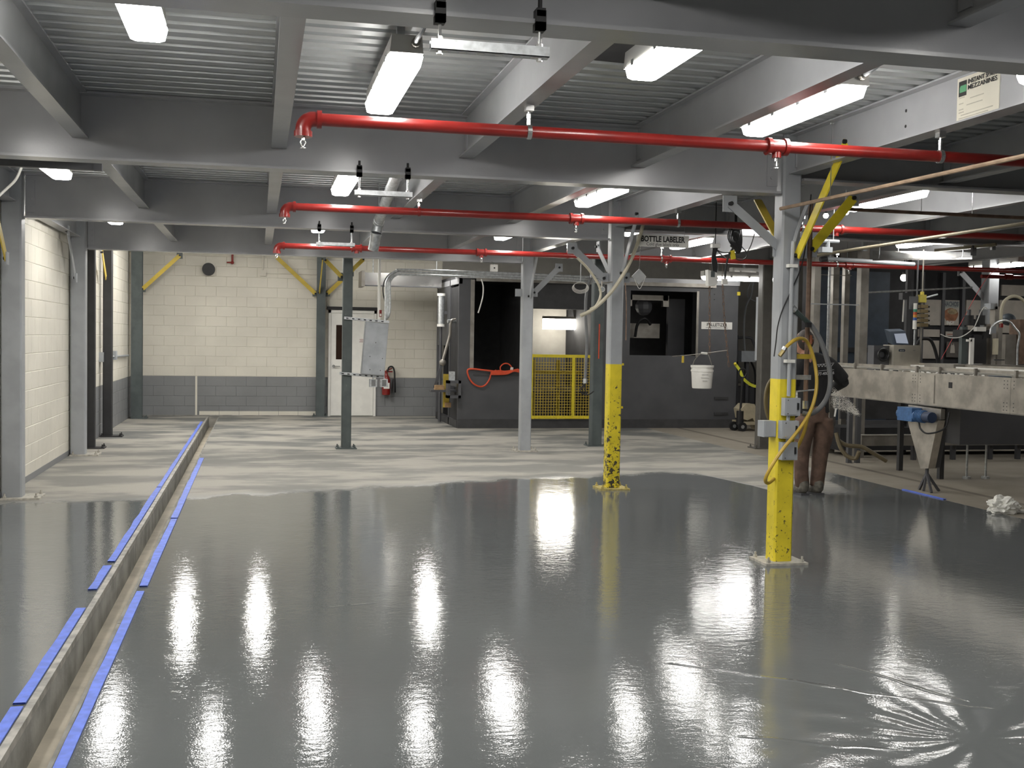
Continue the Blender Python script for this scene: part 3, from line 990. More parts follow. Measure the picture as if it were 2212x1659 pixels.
# white hose at top left and grey box above the second left column
t = tag(MB().curve([at(-12, 432, Y=10.6), at(14, 408, Y=10.6), at(34, 388, Y=10.55), at(46, 362, Y=10.5), at(50, 345, Y=10.5)], .012, 8).build('hose', WHITE), 'curved white hose at the upper left edge of the photo', 'hose')
# flexible whips of the two nearest fixtures
for (x, y, lab) in ((.72, 5.32, 'short flexible conduit feeding the fixture left of the strut trapeze'), (3.06, 5.30, 'short flexible conduit feeding the long fixture by the placard joist')):
    t = thing('flexible_conduit', lab, 'conduit', (x, y, 3.05))
    MB().curve([(x, y + .02, 3.05), (x, y - .06, 3.055), (x + .02, y - .13, 3.09), (x + .03, y - .17, ZT)], .011, 8).build('tube', GALV, t, True)
    MB().cyl((x, y + .02, 3.05), (x, y - .015, 3.05), .022, 10).build('connector', STEELD, t)

# ------------------------------------------------------------------ placard on the joist
XP = 3.87 - .0045
t = thing('placard', 'cream maker placard with green logo and black heading on the grey joist', 'sign', (XP, 5.5, 3.03))
ya, yb, za, zb = 5.66, 5.29, 2.925, 3.165
pl = MB().box(XP - .004, XP, yb, ya, za, zb).build('sheet', PAPER, t)
rt, up = (0, -1, 0), (0, 0, 1)
xf = XP - .0045
MB().box(xf - .001, xf, ya - .085, ya - .015, zb - .105, zb - .02).build('logo_ground', TXT, t)
MB().prism([(xf - .0012, ya - .085, zb - .045), (xf - .0012, ya - .033, zb - .045), (xf - .0012, ya - .025, zb - .055), (xf - .0012, ya - .025, zb - .083), (xf - .0012, ya - .085, zb - .083)], (-.0008, 0, 0)).build('logo_mark', GREEN, t)
text_mesh('INSTANT SPACE', .036, (xf, ya - .225, zb - .035), rt, up, TXT, 'heading', t, bold=.001, width=.255)
text_mesh('MEZZANINES', .036, (xf, ya - .225, zb - .068), rt, up, TXT, 'heading', t, bold=.001, width=.255)
g = MB()
for i, (o_, w) in enumerate(((.02, .05), (.12, .12), (.02, .04), (.09, .14), (.02, .04), (.02, .045), (.04, .28), (.02, .26))):
    z = zb - .115 - i * .0165
    g.box(xf - .001, xf, ya - o_ - w, ya - o_, z, z + .005)
g.build('small_print', pm('faint_print', (.42, .40, .33), .6), t)
for y, z in ((6.18, 3.09), (6.18, 2.995)):
    MB().cyl((XP + .0005, y, z), (XP - .001, y, z), .010, 10).build('bolt_hole', BLACK, joists[5, 0])

# ------------------------------------------------------------------ bottle labeler sign
ys = 11.55
a, b = at(1375, 506, Y=ys), at(1488, 512, Y=ys)
zs = at(1377, 530, Y=ys).z
t = thing('hanging_sign', 'white hanging sign lettered BOTTLE LABELER', 'sign', ((a.x + b.x) / 2, ys, a.z))
MB().box(a.x, b.x, ys - .003, ys + .003, zs - .01, a.z).build('board', WPLAS, t)
cx, hz = (a.x + b.x) / 2, a.z - zs + .01
text_mesh('BOTTLE LABELER', .085, (cx, ys - .003, a.z - hz * .36), (1, 0, 0), (0, 0, 1), TXT, 'heading', t, bold=.003, width=(b.x - a.x) * .84)
text_mesh('Cold glue labels only', .05, (cx, ys - .003, a.z - hz * .78), (1, 0, 0), (0, 0, 1), TXT, 'small_print', t, width=(b.x - a.x) * .62)
for x in (a.x + .05, b.x - .05):
    MB().cyl((x, ys, a.z - .005), (x, ys, ZT), .0025, 5).build('wire', CHROME, t)

# ------------------------------------------------------------------ fittings on the hose column (C1)
yf = 7.60
t = thing('conduit', 'vertical grey conduit on the front of the hose column', 'conduit', at(1705, 700, Y=yf))
xq = at(1704, 700, Y=yf).x
pts = [at(1745, 440, Y=7.55), at(1730, 478, Y=7.57), (xq + .015, yf - .03, at(1716, 520, Y=yf).z), (xq, yf - .03, 2.28), (xq, yf - .03, 1.26)]
MB().curve(pts, .016, 8).build('tube', GREYC, t, True)
for z in (at(1711, 575, Y=yf).z, at(1702, 780, Y=yf).z):
    MB().box(xq - .035, xq + .035, yf - .05, yf, z - .012, z + .012).build('strap', WHITE, t)
labs = ('upper grey electrical box on the hose column', 'middle grey electrical box on the hose column', 'lower grey electrical box on the hose column')
for i, (px, py, hw) in enumerate(((1704, 878, .062), (1699, 927, .068), (1698, 973, .062))):
    p = at(px, py, Y=yf)
    t = thing('electrical_box', labs[i], 'electrical box', p, 'boxes on the hose column')
    MB().box(p.x - hw, p.x + hw, yf - .062, yf - .0005, p.z - .066, p.z + .066).build('body', GBOX, t)
    MB().box(p.x - hw + .006, p.x + hw - .03, yf - .067, yf - .062, p.z - .058, p.z + .058).build('cover', GREYC, t)
    MB().box(p.x + hw - .028, p.x + hw - .016, yf - .075, yf - .062, p.z - .02, p.z + .03).build('switch', BLACK, t)
    for s in (-1, 1):
        MB().cyl((p.x - .04, yf - .067, p.z + s * .05), (p.x - .04, yf - .07, p.z + s * .05), .005, 6).build('screw', CHROME, t)
    if i < 2:
        MB().cyl((xq, yf - .03, p.z - .066), (xq, yf - .03, p.z - .105), .014, 8).build('nipple', GBOX, t)
p = at(1668, 926, Y=7.66)
t = thing('electrical_box', 'grey electrical box on the left side of the hose column', 'electrical box', p)
MB().box(3.672, 3.768, 7.62, 7.73, p.z - .06, p.z + .06).build('body', GBOX, t)
MB().box(3.677, 3.763, 7.612, 7.62, p.z - .055, p.z + .055).build('cover', GREYC, t)

# brown riser with brackets beside the column
xr = at(1746, 650, Y=7.72).x
t = thing('riser_pipe', 'vertical brown rusty pipe standing off the right of the hose column', 'pipe', (xr, 7.72, 1.2))
zt_, zb_ = at(1752, 440, Y=7.72).z, at(1741, 880, Y=7.72).z
MB().cyl((xr, 7.72, zb_), (xr, 7.72, zt_), .018, 10).build('pipe', RUST, t, True)
MB().cyl((xr, 7.72, zb_ - .01), (xr, 7.72, zb_ + .05), .024, 8).build('valve', CHROME, t)
for z, mt in ((at(1732, 770, Y=7.72).z, YELD), (at(1732, 815, Y=7.72).z, GALV)):
    MB().box(3.92, xr + .03, 7.70, 7.712, z - .018, z + .018).build('bracket', mt, t)
for z in (at(1735, 735, Y=7.72).z,):
    MB().cyl((xr - .035, 7.72, z), (xr + .045, 7.72, z), .016, 8).cyl((xr + .02, 7.70, z - .03), (xr + .02, 7.70, z + .04), .012, 8).build('valve_body', pm('copper_valve', (.28, .10, .05), .45, .4), t)
MB().cyl((xr - .09, 7.70, at(1745, 846, Y=7.7).z), (xr + .07, 7.70, at(1745, 846, Y=7.7).z + .015), .006, 6).build('cross_pin', GALV, t)
# yellow hose draped on the riser
t = thing('air_hose', 'yellow hose with brass nozzle looped over the hose column', 'hose', at(1735, 735, Y=7.5))
hp = [(1690, 762, 7.48), (1700, 748, 7.48), (1716, 735, 7.5), (1732, 731, 7.55), (1746, 742, 7.6), (1758, 775, 7.62), (1764, 815, 7.6), (1762, 850, 7.58), (1752, 885, 7.55), (1735, 915, 7.52), (1715, 942, 7.49), (1690, 972, 7.47), (1668, 1005, 7.47), (1655, 1030, 7.5), (1654, 1041, 7.54), (1661, 1043, 7.58), (1672, 1034, 7.62)]
MB().curve([at(a, b, Y=c) for a, b, c in hp], .0135, 8).build('tube', YHOSE, t, True)
hp = [(1752, 885, 7.62), (1744, 905, 7.64), (1738, 930, 7.68), (1728, 955, 7.72), (1716, 978, 7.78)]
MB().curve([at(a, b, Y=c) for a, b, c in hp], .0135, 8).build('tube', YHOSE, t, True)
MB().cyl(at(1684, 769, Y=7.48), at(1695, 754, Y=7.48), .017, 8).build('nozzle', pm('brass', (.36, .29, .13), .4, .7), t)
MB().cyl(at(1692, 757, Y=7.48), at(1696, 750, Y=7.48), .019, 8).build('ferrule', CHROME, t)
# grey hose with a dark spray handle
t = thing('washdown_hose', 'grey hose with dark spray handle hanging right of the hose column', 'hose', at(1750, 700, Y=7.62))
hp = [(1747, 697, 7.62), (1757, 709, 7.62), (1772, 735, 7.62), (1785, 770, 7.62), (1793, 805, 7.62), (1793, 835, 7.62), (1785, 862, 7.64), (1768, 884, 7.66), (1750, 894, 7.68), (1735, 893, 7.72)]
MB().curve([at(a, b, Y=c) for a, b, c in hp], .019, 9).build('tube', GHOSE, t, True)
MB().cyl(at(1714, 667, Y=7.58), at(1748, 699, Y=7.62), .019, 9).build('spray_handle', pm('dark_green_rubber', (.05, .07, .065), .5), t)
MB().cyl(at(1712, 665, Y=7.58), at(1718, 670, Y=7.58), .026, 9).build('tip', GALV, t)
MB().box(*[v for i in range(3) for v in (at(1746, 702, Y=7.6)[i] - .018, at(1746, 702, Y=7.6)[i] + .018)]).build('clamp', BLACK, t)
# black cable down the column face
tag(MB().curve([at(a, b, Y=7.585) for a, b in ((1752, 420), (1748, 470), (1738, 545), (1728, 585), (1708, 630), (1690, 670), (1680, 705), (1676, 740), (1672, 770))], .005, 6).build('cable', BLACK), 'thin black cable sloping down the face of the hose column', 'cable')
# dark hose coil behind the column
t = thing('hose_coil', 'brown hose coil hanging behind the left side of the hose column', 'hose', at(1668, 860, Y=7.9))
g = MB()
for k in range(3):
    pts = [at(1676 + 24 * math.cos(a) + k * 2, 866 + 52 * math.sin(a) + k * 3, Y=7.86 + .03 * k) for a in [2 * PI * i / 14 for i in range(15)]]
    g.curve(pts, .011, 7, 3)
g.build('coil', pm('brown_hose', (.13, .105, .06), .5), t, True)
q = at(1676, 816, Y=7.88)
MB().cyl((3.80, 7.74, q.z), (q.x, 7.90, q.z), .010, 6).build('hook', GALV, t)

# fine pipes crossing the right half under the deck
t = thing('air_line', 'thin tan pipe sloping up to the right edge past the hose column', 'pipe', at(1690, 447, Y=7.5))
MB().cyl(at(1686, 451, Y=7.56), at(2240, 331, Z=2.66), .0135, 8).build('pipe', TANP, t, True)
p = at(1790, 428, Z=2.655)
MB().curve([p + Vector((0, 0, -.005)), p + Vector((.012, 0, .03)), (p.x + .012, p.y, p.z + .06), (p.x + .012, p.y, ZT - .02)], .0035, 6).build('wire', CHROME, t)
MB().box(p.x, p.x + .024, p.y - .01, p.y + .01, ZT - .03, ZT).build('clip', CHROME, t)
t = thing('air_line', 'thin dark brown pipe level below the fixture right of the yellow braces', 'pipe', at(1850, 455, Y=8.3))
MB().cyl(at(1812, 451, Y=8.3), at(2260, 473, Y=8.3), .015, 8).build('pipe', RUST, t, True)
for px in (1990, 2100):
    q = at(px, 461, Y=8.3)
    MB().cyl(q, (q.x, q.y, ZT), .003, 5).build('wire', CHROME, t)
t = thing('air_line', 'long tan pipe at right rising from behind the hose column below the second red pipe', 'pipe', at(1900, 522, Y=8.5))
MB().cyl(at(1722, 558, Y=10.6), at(2240, 478, Y=8.2), .016, 8).build('pipe', pm('olive_pipe', (.20, .175, .12), .5, .2), t, True)
t = thing('handrail_pipe', 'thin pale level pipe in front of the dark back wall at right', 'pipe', at(1950, 628, Y=16.5))
MB().cyl(at(1874, 632, Y=14.66), at(2100, 621, Y=14.66), .014, 7).build('pipe', GALV, t, True)

# ------------------------------------------------------------------ fittings on the chipped yellow column (C2)
t = thing('cream_hose', 'thick cream hose curving down left of the chipped yellow column', 'hose', at(1330, 610, Y=11.6))
hp = [(1392, 470, 11.5), (1384, 505, 11.5), (1370, 545, 11.5), (1352, 583, 11.5), (1330, 618, 11.5), (1305, 647, 11.5), (1278, 670, 11.5), (1254, 682, 11.5)]
MB().curve([at(a, b, Y=c) for a, b, c in hp], .020, 8).build('tube', CHOSE, t, True)
t = thing('cream_hose', 'thinner cream hose arching from the brace to the left of the chipped yellow column', 'hose', at(1270, 580, Y=11.55))
hp = [(1247, 557, 11.55), (1268, 578, 11.55), (1284, 600, 11.55), (1295, 620, 11.55), (1297, 640, 11.55), (1288, 660, 11.5), (1275, 668, 11.5)]
MB().curve([at(a, b, Y=c) for a, b, c in hp], .014, 8).build('tube', CHOSE, t, True)
p = at(1300, 625, Y=11.6)
t = thing('pressure_gauge', 'small round white gauge beside the chipped yellow column', 'gauge', p)
MB().cyl(p + Vector((0, .02, 0)), p - Vector((0, .02, 0)), .030, 14).build('case', WPLAS, t)
MB().cyl(p - Vector((0, .0205, 0)), p - Vector((0, .023, 0)), .024, 14).build('dial', GBOX, t)
MB().cyl(p + Vector((0, 0, .02)), p + Vector((0, 0, .09)), .010, 8).cyl(p + Vector((0, 0, .07)), (3.775, 11.66, p.z + .085), .008, 6).build('stem', STEELD, t)
for px, py, lab in ((1303, 602, 'left'), (1352, 600, 'right')):
    pass
p = at(1352, 600, Y=11.80)
MB().box(3.925, 4.02, 11.79, 11.80, p.z - .055, p.z + .055).build('gusset_plate', GREYC, C2)
MB().cyl((3.98, 11.79, p.z), (3.98, 11.785, p.z), .014, 8).build('bolt_hole', BLACK, C2)
p = at(1112, 632, Y=15.92)
MB().box(3.665, 3.76, 15.91, 15.92, p.z - .055, p.z + .055).build('gusset_plate', GREYC, C3)
for z in (at(1340, 787, Y=11.75).z, at(1338, 880, Y=11.75).z):
    MB().box(3.925, 3.955, 11.74, 11.76, z - .012, z + .012).build('stub_tab', YEL, C2)
p = at(1748, 541, Y=7.72)
MB().box(3.92, 4.03, 7.712, 7.722, p.z - .06, p.z + .06).build('gusset_plate', GREYC, C1)
# diamond plate hung by a loop
p = at(1381, 597, Y=11.9)
t = thing('hanging_plate', 'grey square plate hung by one corner right of the chipped yellow column', 'plate', p)
a = .085
MB().prism([(p.x - a, 11.9, p.z), (p.x, 11.9, p.z - a * 1.05), (p.x + a, 11.9, p.z), (p.x, 11.9, p.z + a)], (0, .02, 0)).build('plate', pm('light_grey_plate', (.52, .53, .53), .5), t)
MB().curve([(p.x - .06, 11.895, p.z - .03), (p.x - .01, 11.89, p.z - .13), (p.x + .02, 11.89, p.z - .12), (p.x + .075, 11.895, p.z + .0)], .003, 5).build('cord', WHITE, t)
MB().cyl((p.x, 11.91, p.z + a - .005), (p.x, 11.86, ZBR + .005), .003, 5).build('wire', CHROME, t)

# ------------------------------------------------------------------ electrical panel on the dark column before the door (D1)
yp = 16.24
t = thing('electrical_enclosure', 'grey electrical panel on strut arms beside the dark column before the door', 'panel', (1.27, yp, 1.5))
q = [at(786, 692, Y=yp), at(836, 697, Y=yp + .0), at(836, 810, Y=yp), at(781, 806, Y=yp)]
x0, x1, z0, z1 = q[0].x, q[1].x, q[3].z, q[0].z
MB().box(x0, x1, yp, yp + .16, z0, z1).build('enclosure', GBOX, t)
MB().box(x0 + .008, x1 - .008, yp - .012, yp, z0 + .01, z1 - .01).build('cover', pm('panel_grey', (.36, .38, .40), .4), t)
for u, w in ((.35, .1), (.8, .1), (.3, .35), (.85, .33), (.5, .62)):
    MB().cyl((x0 + (x1 - x0) * u, yp - .012, z0 + (z1 - z0) * w), (x0 + (x1 - x0) * u, yp - .016, z0 + (z1 - z0) * w), .008, 6).build('screw', CHROME, t)
for z in (z1 + .035, z0 - .005):
    g = MB().box(1.185, x1 + .01, yp + .05, yp + .09, z - .03, z - .027).box(1.185, x1 + .01, yp + .05, yp + .053, z - .03, z + .011).box(1.185, x1 + .01, yp + .087, yp + .09, z - .03, z + .011)
    g.build('strut_arm', GALV, t)
    for k in range(7):
        MB().box(1.21 + k * .085, 1.245 + k * .085, yp + .0485, yp + .05, z - .018, z - .002).build('slot', BLACK, t)
t.rotation_euler = (0, math.radians(4.2), 0)
for i, px in enumerate((806, 829)):
    p = at(px, 827, Y=yp + .05)
    t2 = thing('outlet_box', ('left' if i == 0 else 'right') + ' small galvanised outlet box under the grey electrical panel', 'electrical box', p)
    MB().box(p.x - .055, p.x + .055, yp, yp + .1, p.z - .06, p.z + .055).build('body', GALV, t2)
    MB().box(p.x - .03, p.x + .03, yp - .004, yp, p.z - .045, p.z + .045).build('cover', CHROME, t2)
    MB().cyl((p.x, yp + .05, p.z + .05), (p.x, yp + .05, z0 + .03), .012, 6).build('nipple', GALV, t2)
labs = ['white conduit, leftmost above the grey electrical panel', 'galvanised conduit bending right above the panel, second', 'galvanised conduit bending right above the panel, third', 'galvanised conduit bending right above the panel, outermost bend']
xa = [at(p, 640, Y=yp + .08).x for p in (819, 833, 838, 843)]
ztr = at(900, 590, Y=yp + .08).z
t = thing('conduit', labs[0], 'conduit', (xa[0], yp + .08, z1))
MB().cyl((xa[0], yp + .08, z1 + .0), (xa[0], yp + .08, 2.92), .021, 8).build('tube', WHITE, t, True)
for i in range(1, 4):
    t = thing('conduit', labs[i], 'conduit', (xa[i], yp + .08, z1))
    zz = ztr + .045 - .035 * (i - 1)
    b = .30 - .05 * i
    x = min(xa[i], x1 - .02)
    yy = yp + .05 + .03 * i
    pts = [(x, yy, z1), (xa[i], yy, z1 + .12), (xa[i], yy, zz - b)] + [(xa[i] + b - b * math.cos(a), yy, zz - b + b * math.sin(a)) for a in (PI / 8, PI / 4, PI * 3 / 8)] + [(xa[i] + b, yy, zz), (2.9, yy, zz + .0), (4.2, yy, zz - .01), (5.2, yy, zz - .03)]
    MB().curve(pts, .0155, 8, 4).build('tube', GALV, t, True)
tag(MB().curve([at(a, b, Y=yp + .12) for a, b in ((832, 652), (828, 635), (828, 615), (836, 598), (850, 588), (880, 582), (930, 585), (1010, 588))], .009, 6).build('cable', BLACK), 'black cable curving over the conduits above the grey panel', 'cable')
t = thing('pull_tag', 'small red and white tag on the conduits above the grey panel', 'tag', at(822, 677, Y=yp))
p = at(822, 677, Y=yp + .02)
MB().box(p.x - .018, p.x + .018, yp + .02, yp + .024, p.z - .05, p.z + .05).build('card', RED, t)
MB().box(p.x - .012, p.x + .012, yp + .018, yp + .02, p.z - .04, p.z - .005).build('print', WHITE, t)

# ------------------------------------------------------------------ on the back and left walls
p = at(451, 582, Y=YW)
t = thing('exhaust_vent', 'round black vent in a square plate high on the cream back wall', 'vent', (p.x, YW, p.z))
MB().box(p.x - .13, p.x + .13, YW - .03, YW - .012, p.z - .13, p.z + .13).build('plate', CREAM, t)
MB().lathe([(.105, -.10), (.125, -.10), (.125, 0), (.105, 0)], (p.x, YW - .03, p.z), 20, 'y').build('ring', BLACK, t)
MB().cyl((p.x, YW - .035, p.z), (p.x, YW - .06, p.z), .104, 20).build('louver_disc', VOID, t)
p = at(502, 565, Y=YW - .12)
t = thing('sprinkler_drop', 'small red sprinkler elbow high on the back wall right of the vent', 'pipe', p)
MB().tube([(p.x, p.y, 4.99), (p.x, p.y, p.z), ], .022, 8).tube([(p.x + .01, p.y, p.z - .02), (p.x - .11, p.y, p.z - .02)], .014, 8).build('pipe', RED, t, True)
MB().ball((p.x, p.y, p.z - .02), .035, 8, 6).build('elbow', RED, t, True)
p = at(568, 590, Y=YW - .03)
t = thing('junction_box', 'small cream junction box with conduit on the back wall', 'electrical box', p)
MB().box(p.x - .06, p.x + .06, YW - .06, YW - .0095, p.z - .06, p.z + .06).build('body', CREAM, t)
MB().cyl((p.x, YW - .03, p.z + .06), (p.x, YW - .03, 3.6), .012, 6).cyl((p.x + .06, YW - .025, p.z), (1.15, YW - .025, p.z), .010, 6).build('conduit', CREAM, t)
t = thing('fire_extinguisher', 'red fire extinguisher with black hose on the back wall right of the door', 'extinguisher', (2.63, YW - .1, .45))
x, y = at(834, 840, Y=YW - .1).x, YW - .1
MB().lathe([(.02, .44), (.085, .45), (.088, .47), (.088, .76), (.07, .82), (.035, .86), (.03, .90), (.02, .90)], (x, y, 0), 18).build('cylinder', RED, t, True)
MB().box(x - .06, x + .06, y - .09, y - .0885, .58, .70).build('paper_label', WHITE, t)
MB().box(x - .03, x + .03, y - .03, y + .03, .90, .95).bar((x, y, .95), (x + .12, y, 1.0), .03, .015).bar((x, y, .93), (x + .13, y, .93), .03, .012).build('valve_handle', RED, t)
MB().curve([(x + .02, y - .03, .93), (x + .05, y - .06, 1.02), (x + .12, y - .05, 1.03), (x + .16, y - .04, .95), (x + .17, y - .04, .8), (x + .16, y - .04, .6)], .018, 8).cyl((x + .16, y - .04, .50), (x + .16, y - .04, .78), .045, 10, .03).build('hose', BLACK, t, True)
p = at(246, 768, X=XL2 + .03)
t = thing('wall_conduit', 'grey conduit with two boxes on the far left wall', 'conduit', p)
p2 = at(276, 768, X=XL2 + .03)
p0 = at(219, 772, X=XL2 + .03)
MB().cyl((XL2 + .04, p0.y, p.z), (XL2 + .04, p2.y, p2.z), .018, 8).build('tube', GBOX, t, True)
for q in (p, p0):
    MB().box(XL2 + .001, XL2 + .075, q.y - .10, q.y + .10, p.z - .07, p.z + .08).build('box', GBOX, t)
p = at(160, 600, X=-2.33)

# stainless duct above the conduits
t = thing('air_duct', 'rectangular stainless duct below the farthest girder, right of the door', 'duct', at(860, 602, Y=21.6))
a, b = at(781, 588, Y=21.5), at(954, 620, Y=21.5)
MB().box(a.x + .06, b.x, 21.5, 22.1, b.z, a.z).build('casing', pm('polished_duct', (.55, .54, .52), .16, .95, var=.06), t)
MB().box(a.x, a.x + .06, 21.45, 22.15, b.z - .03, a.z + .03).build('end_flange', STEELD, t)
MB().box(a.x + .06, b.x, 21.48, 21.5, b.z - .02, b.z).build('lower_seam', DARK, t)
for x in (a.x + .25, a.x + 1.5):
    MB().cyl((x, 21.8, a.z), (x, 21.8, 4.99), .01, 6).build('rod', GALV, t)

# ------------------------------------------------------------------ the dark palletizing machine across the back
YP, YB = 20.0, 22.6
PX = lambda px: at(px, 760, Y=YP).x
PZv = lambda py, px=1200: at(px, py, Y=YP).z
pal = thing('palletizing_machine', 'large charcoal enclosed machine across the back with window openings', 'machine', (6.3, YP, 0))


def front(px0, px1, py0, py1, name, mt, y0=YP, y1=YP + .05, mid=None):
    c = mid or (px0 + px1) / 2
    x0, x1 = at(px0, (py0 + py1) / 2, Y=YP).x, at(px1, (py0 + py1) / 2, Y=YP).x
    z0, z1 = max(0, at(c, py1, Y=YP).z), at(c, py0, Y=YP).z
    return MB().box(x0, x1, y0, y1, z0, z1).build(name, mt, pal)


XA, XB = 3.56, 9.03
# window and gate openings as x ranges: black bay, gate bay, right window
xw0, xw1 = PX(1017), PX(1143)
xg0, xg1 = PX(1145), PX(1284)
xr0, xr1 = PX(1360), PX(1506)
zs1, zs2 = 1.065, PZv(768, 1430)
zh = 2.74
MB().box(XA, xw0, YP, YP + .05, .16, zh).build('corner_panel', DARK, pal)
MB().box(xw0, xg0, YP, YP + .05, .16, zs1).build('lower_panel', DARK, pal)
MB().box(xw0 - .02, xw0 + .05, YP - .03, YP, zs1 + .02, zh - .02).build('corner_trim', STEELD, pal)
MB().box(xw0 + .06, xg0 - .02, YP - .012, YP, zs1 - .10, zs1 - .06).build('sill_strip', DARKP, pal)
MB().box(xg0 - .09, xg0, YP, YP + .08, zs1, zh).build('post', DARK, pal)
MB().box(xg1, xr0, YP, YP + .05, .16, zh).build('middle_panel', DARK, pal)
MB().box(xr0, xr1, YP, YP + .05, .16, zs2).build('lower_panel', DARK, pal)
MB().box(xr1, XB, YP, YP + .05, .16, zh).build('sign_panel', DARK, pal)
MB().box(xr1 - .035, xr1 + .01, YP - .012, YP, zs2 - .02, 2.62).build('bent_edge', STEELD, pal)
MB().box(xg0 - .09, xg1, YP, YP + .05, PZv(668, 1215), zh).build('header_panel', DARKP, pal)
MB().box(xr0, xr1, YP, YP + .05, PZv(629, 1430), zh).build('header_panel', DARK, pal)
MB().box(XA, XB, YP - .02, YP + .03, 0, .165).build('plinth', DARKP, pal)
MB().box(XA - .05, XB, YP - .06, YP + .15, zh, zh + .10).build('top_rail', GREY, pal)
MB().box(XA + .3, XB - .5, YP - .10, YP - .06, zh - .05, zh + .02).build('cable_tray', STEELD, pal)
# inside: lining, floor tray, back
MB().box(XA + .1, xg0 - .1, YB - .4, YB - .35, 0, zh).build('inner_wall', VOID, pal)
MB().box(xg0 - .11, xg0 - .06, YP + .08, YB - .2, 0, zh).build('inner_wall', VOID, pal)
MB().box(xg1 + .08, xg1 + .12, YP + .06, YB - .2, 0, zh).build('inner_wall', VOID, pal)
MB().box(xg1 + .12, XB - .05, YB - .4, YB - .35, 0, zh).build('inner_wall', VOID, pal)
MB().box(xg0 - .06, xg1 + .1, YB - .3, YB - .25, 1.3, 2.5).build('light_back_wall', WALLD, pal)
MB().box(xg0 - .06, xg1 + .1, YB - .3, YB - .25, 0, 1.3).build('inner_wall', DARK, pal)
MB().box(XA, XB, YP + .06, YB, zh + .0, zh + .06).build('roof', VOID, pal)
MB().box(XB - .05, XB, YP + .05, YB, 0, zh).build('end_panel', DARK, pal)
MB().box(xr0 + .1, xr1 - .35, YP + .7, YP + .8, PZv(660, 1430) + .12, PZv(660, 1430) + .22).build('inner_rail', STEELD, pal)
for x in (xr0 + .15, xr1 - .45):
    MB().box(x, x + .12, YP + .7, YP + .8, PZv(660, 1430) + .0, PZv(660, 1430) + .22).build('inner_bracket', STEELD, pal)
MB().box(xr0 + .1, xr0 + 1.0, YP + 1.1, YP + 1.2, zs2 + .33, zs2 + .62).build('pallet_guide', STEELD, pal)
MB().box(xr0 + 1.1, xr0 + 1.45, YP + .9, YP + 1.0, .5, 2.5).build('inner_post', DARK, pal)
MB().curve([(xr0 + .45, YP + 1.0, zs2 + .35), (xr0 + .48, YP + .95, zs2 + .6), (xr0 + .6, YP + .9, zs2 + .72), (xr0 + .75, YP + .95, zs2 + .6)], .03, 8).build('inner_hose', BLACK, pal)
MB().ball((xr0 + .62, YP + 1.0, zs2 + .95), .18, 10, 7, (1, .7, 1)).build('inner_motor', DARK, pal)
for z in (.55, .25):
    MB().box(PX(1545), PX(1575), YP - .02, YP, z, z + .05).build('hinge', DARKP, pal)
for dz in (.27, .17):
    MB().cyl((PX(1540), YP - .004, zh - dz), (PX(1540), YP - .006, zh - dz - .0), .012, 6).build('bolt', BLACK, pal)
MB().box(PX(1589), PX(1596), YP - .005, YP, zh - .18, zh - .11).build('yellow_tag', YEL, pal)
# open frame at the left end
for y in (YP + .9, YB - .2):
    MB().box(XA - .01, XA + .06, y, y + .08, 0, zh).build('frame_post', DARK, pal)
MB().box(XA - .01, XA + .06, YP, YB - .1, zh - .10, zh).build('frame_rail', GREY, pal)
MB().box(XA - .01, XA + .05, YP + .05, YB - .15, .0, .14).build('frame_rail', DARKP, pal)
MB().box(XA - .01, XA + .05, YP + .05, YB - .15, .75, .83).build('frame_rail', DARK, pal)
MB().box(XA - .004, XA + .02, YP + .98, YB - .2, 1.5, zh - .1).build('side_sheet', DARK, pal)
MB().box(XA + .01, XA + .03, YP + .05, YP + .9, .14, 2.6).build('side_sheet', VOID, pal)
# sign
a, b = at(1515, 695, Y=YP), at(1581, 712, Y=YP)
t = thing('machine_sign', 'white sign lettered PALLETIZER on the charcoal machine', 'sign', ((a.x + b.x) / 2, YP, a.z))
MB().box(a.x, b.x, YP - .010, YP - .0005, b.z, a.z).build('board', WPLAS, t)
text_mesh('PALLETIZER', .085, ((a.x + b.x) / 2, YP - .0105, a.z - (a.z - b.z) * .40), (1, 0, 0), (0, 0, 1), TXT, 'heading', t, bold=.002, width=(b.x - a.x) * .66)
MB().box(a.x + .09, b.x - .09, YP - .0115, YP - .0105, b.z + .022, b.z + .034).build('small_print', pm('grey_print', (.3, .3, .3), .6), t)

# yellow mesh gate
x0, x1 = xg0 - .01, xg1 + .02
z0, z1 = PZv(904, 1215), PZv(766, 1215)
gate = thing('mesh_gate', 'yellow framed wire mesh gate in the charcoal machine', 'gate', ((x0 + x1) / 2, YP - .05, z0))
w = .055
yg = YP - .045
xm = PX(1238)
for a_, b_, nm in ((x0, x0 + w, 'stile'), (x1 - w, x1, 'stile'), (xm - w / 2, xm + w / 2, 'middle_stile')):
    MB().box(a_, b_, yg - .02, yg + .02, z0, z1).build(nm, YEL, gate)
for zz in (z0, z1 - w):
    MB().box(x0 + w, xm - w / 2, yg - .02, yg + .02, zz, zz + w).box(xm + w / 2, x1 - w, yg - .02, yg + .02, zz, zz + w).build('rail', YEL, gate)
g = MB()
p = .052
n = int((x1 - x0 - 2 * w) / p)
for i in range(1, n):
    x = x0 + w + i * p
    if abs(x - xm) > w / 2:
        g.box(x - .0045, x + .0045, yg - .004, yg + .004, z0 + w, z1 - w)
for i in range(1, int((z1 - z0 - 2 * w) / p)):
    z = z0 + w + i * p
    g.box(x0 + w, x1 - w, yg - .008, yg - .002, z - .0045, z + .0045)
o = g.build('wire_mesh', YELD, gate)
o['kind'] = 'stuff'
for px in (1195, 1178):
    pass
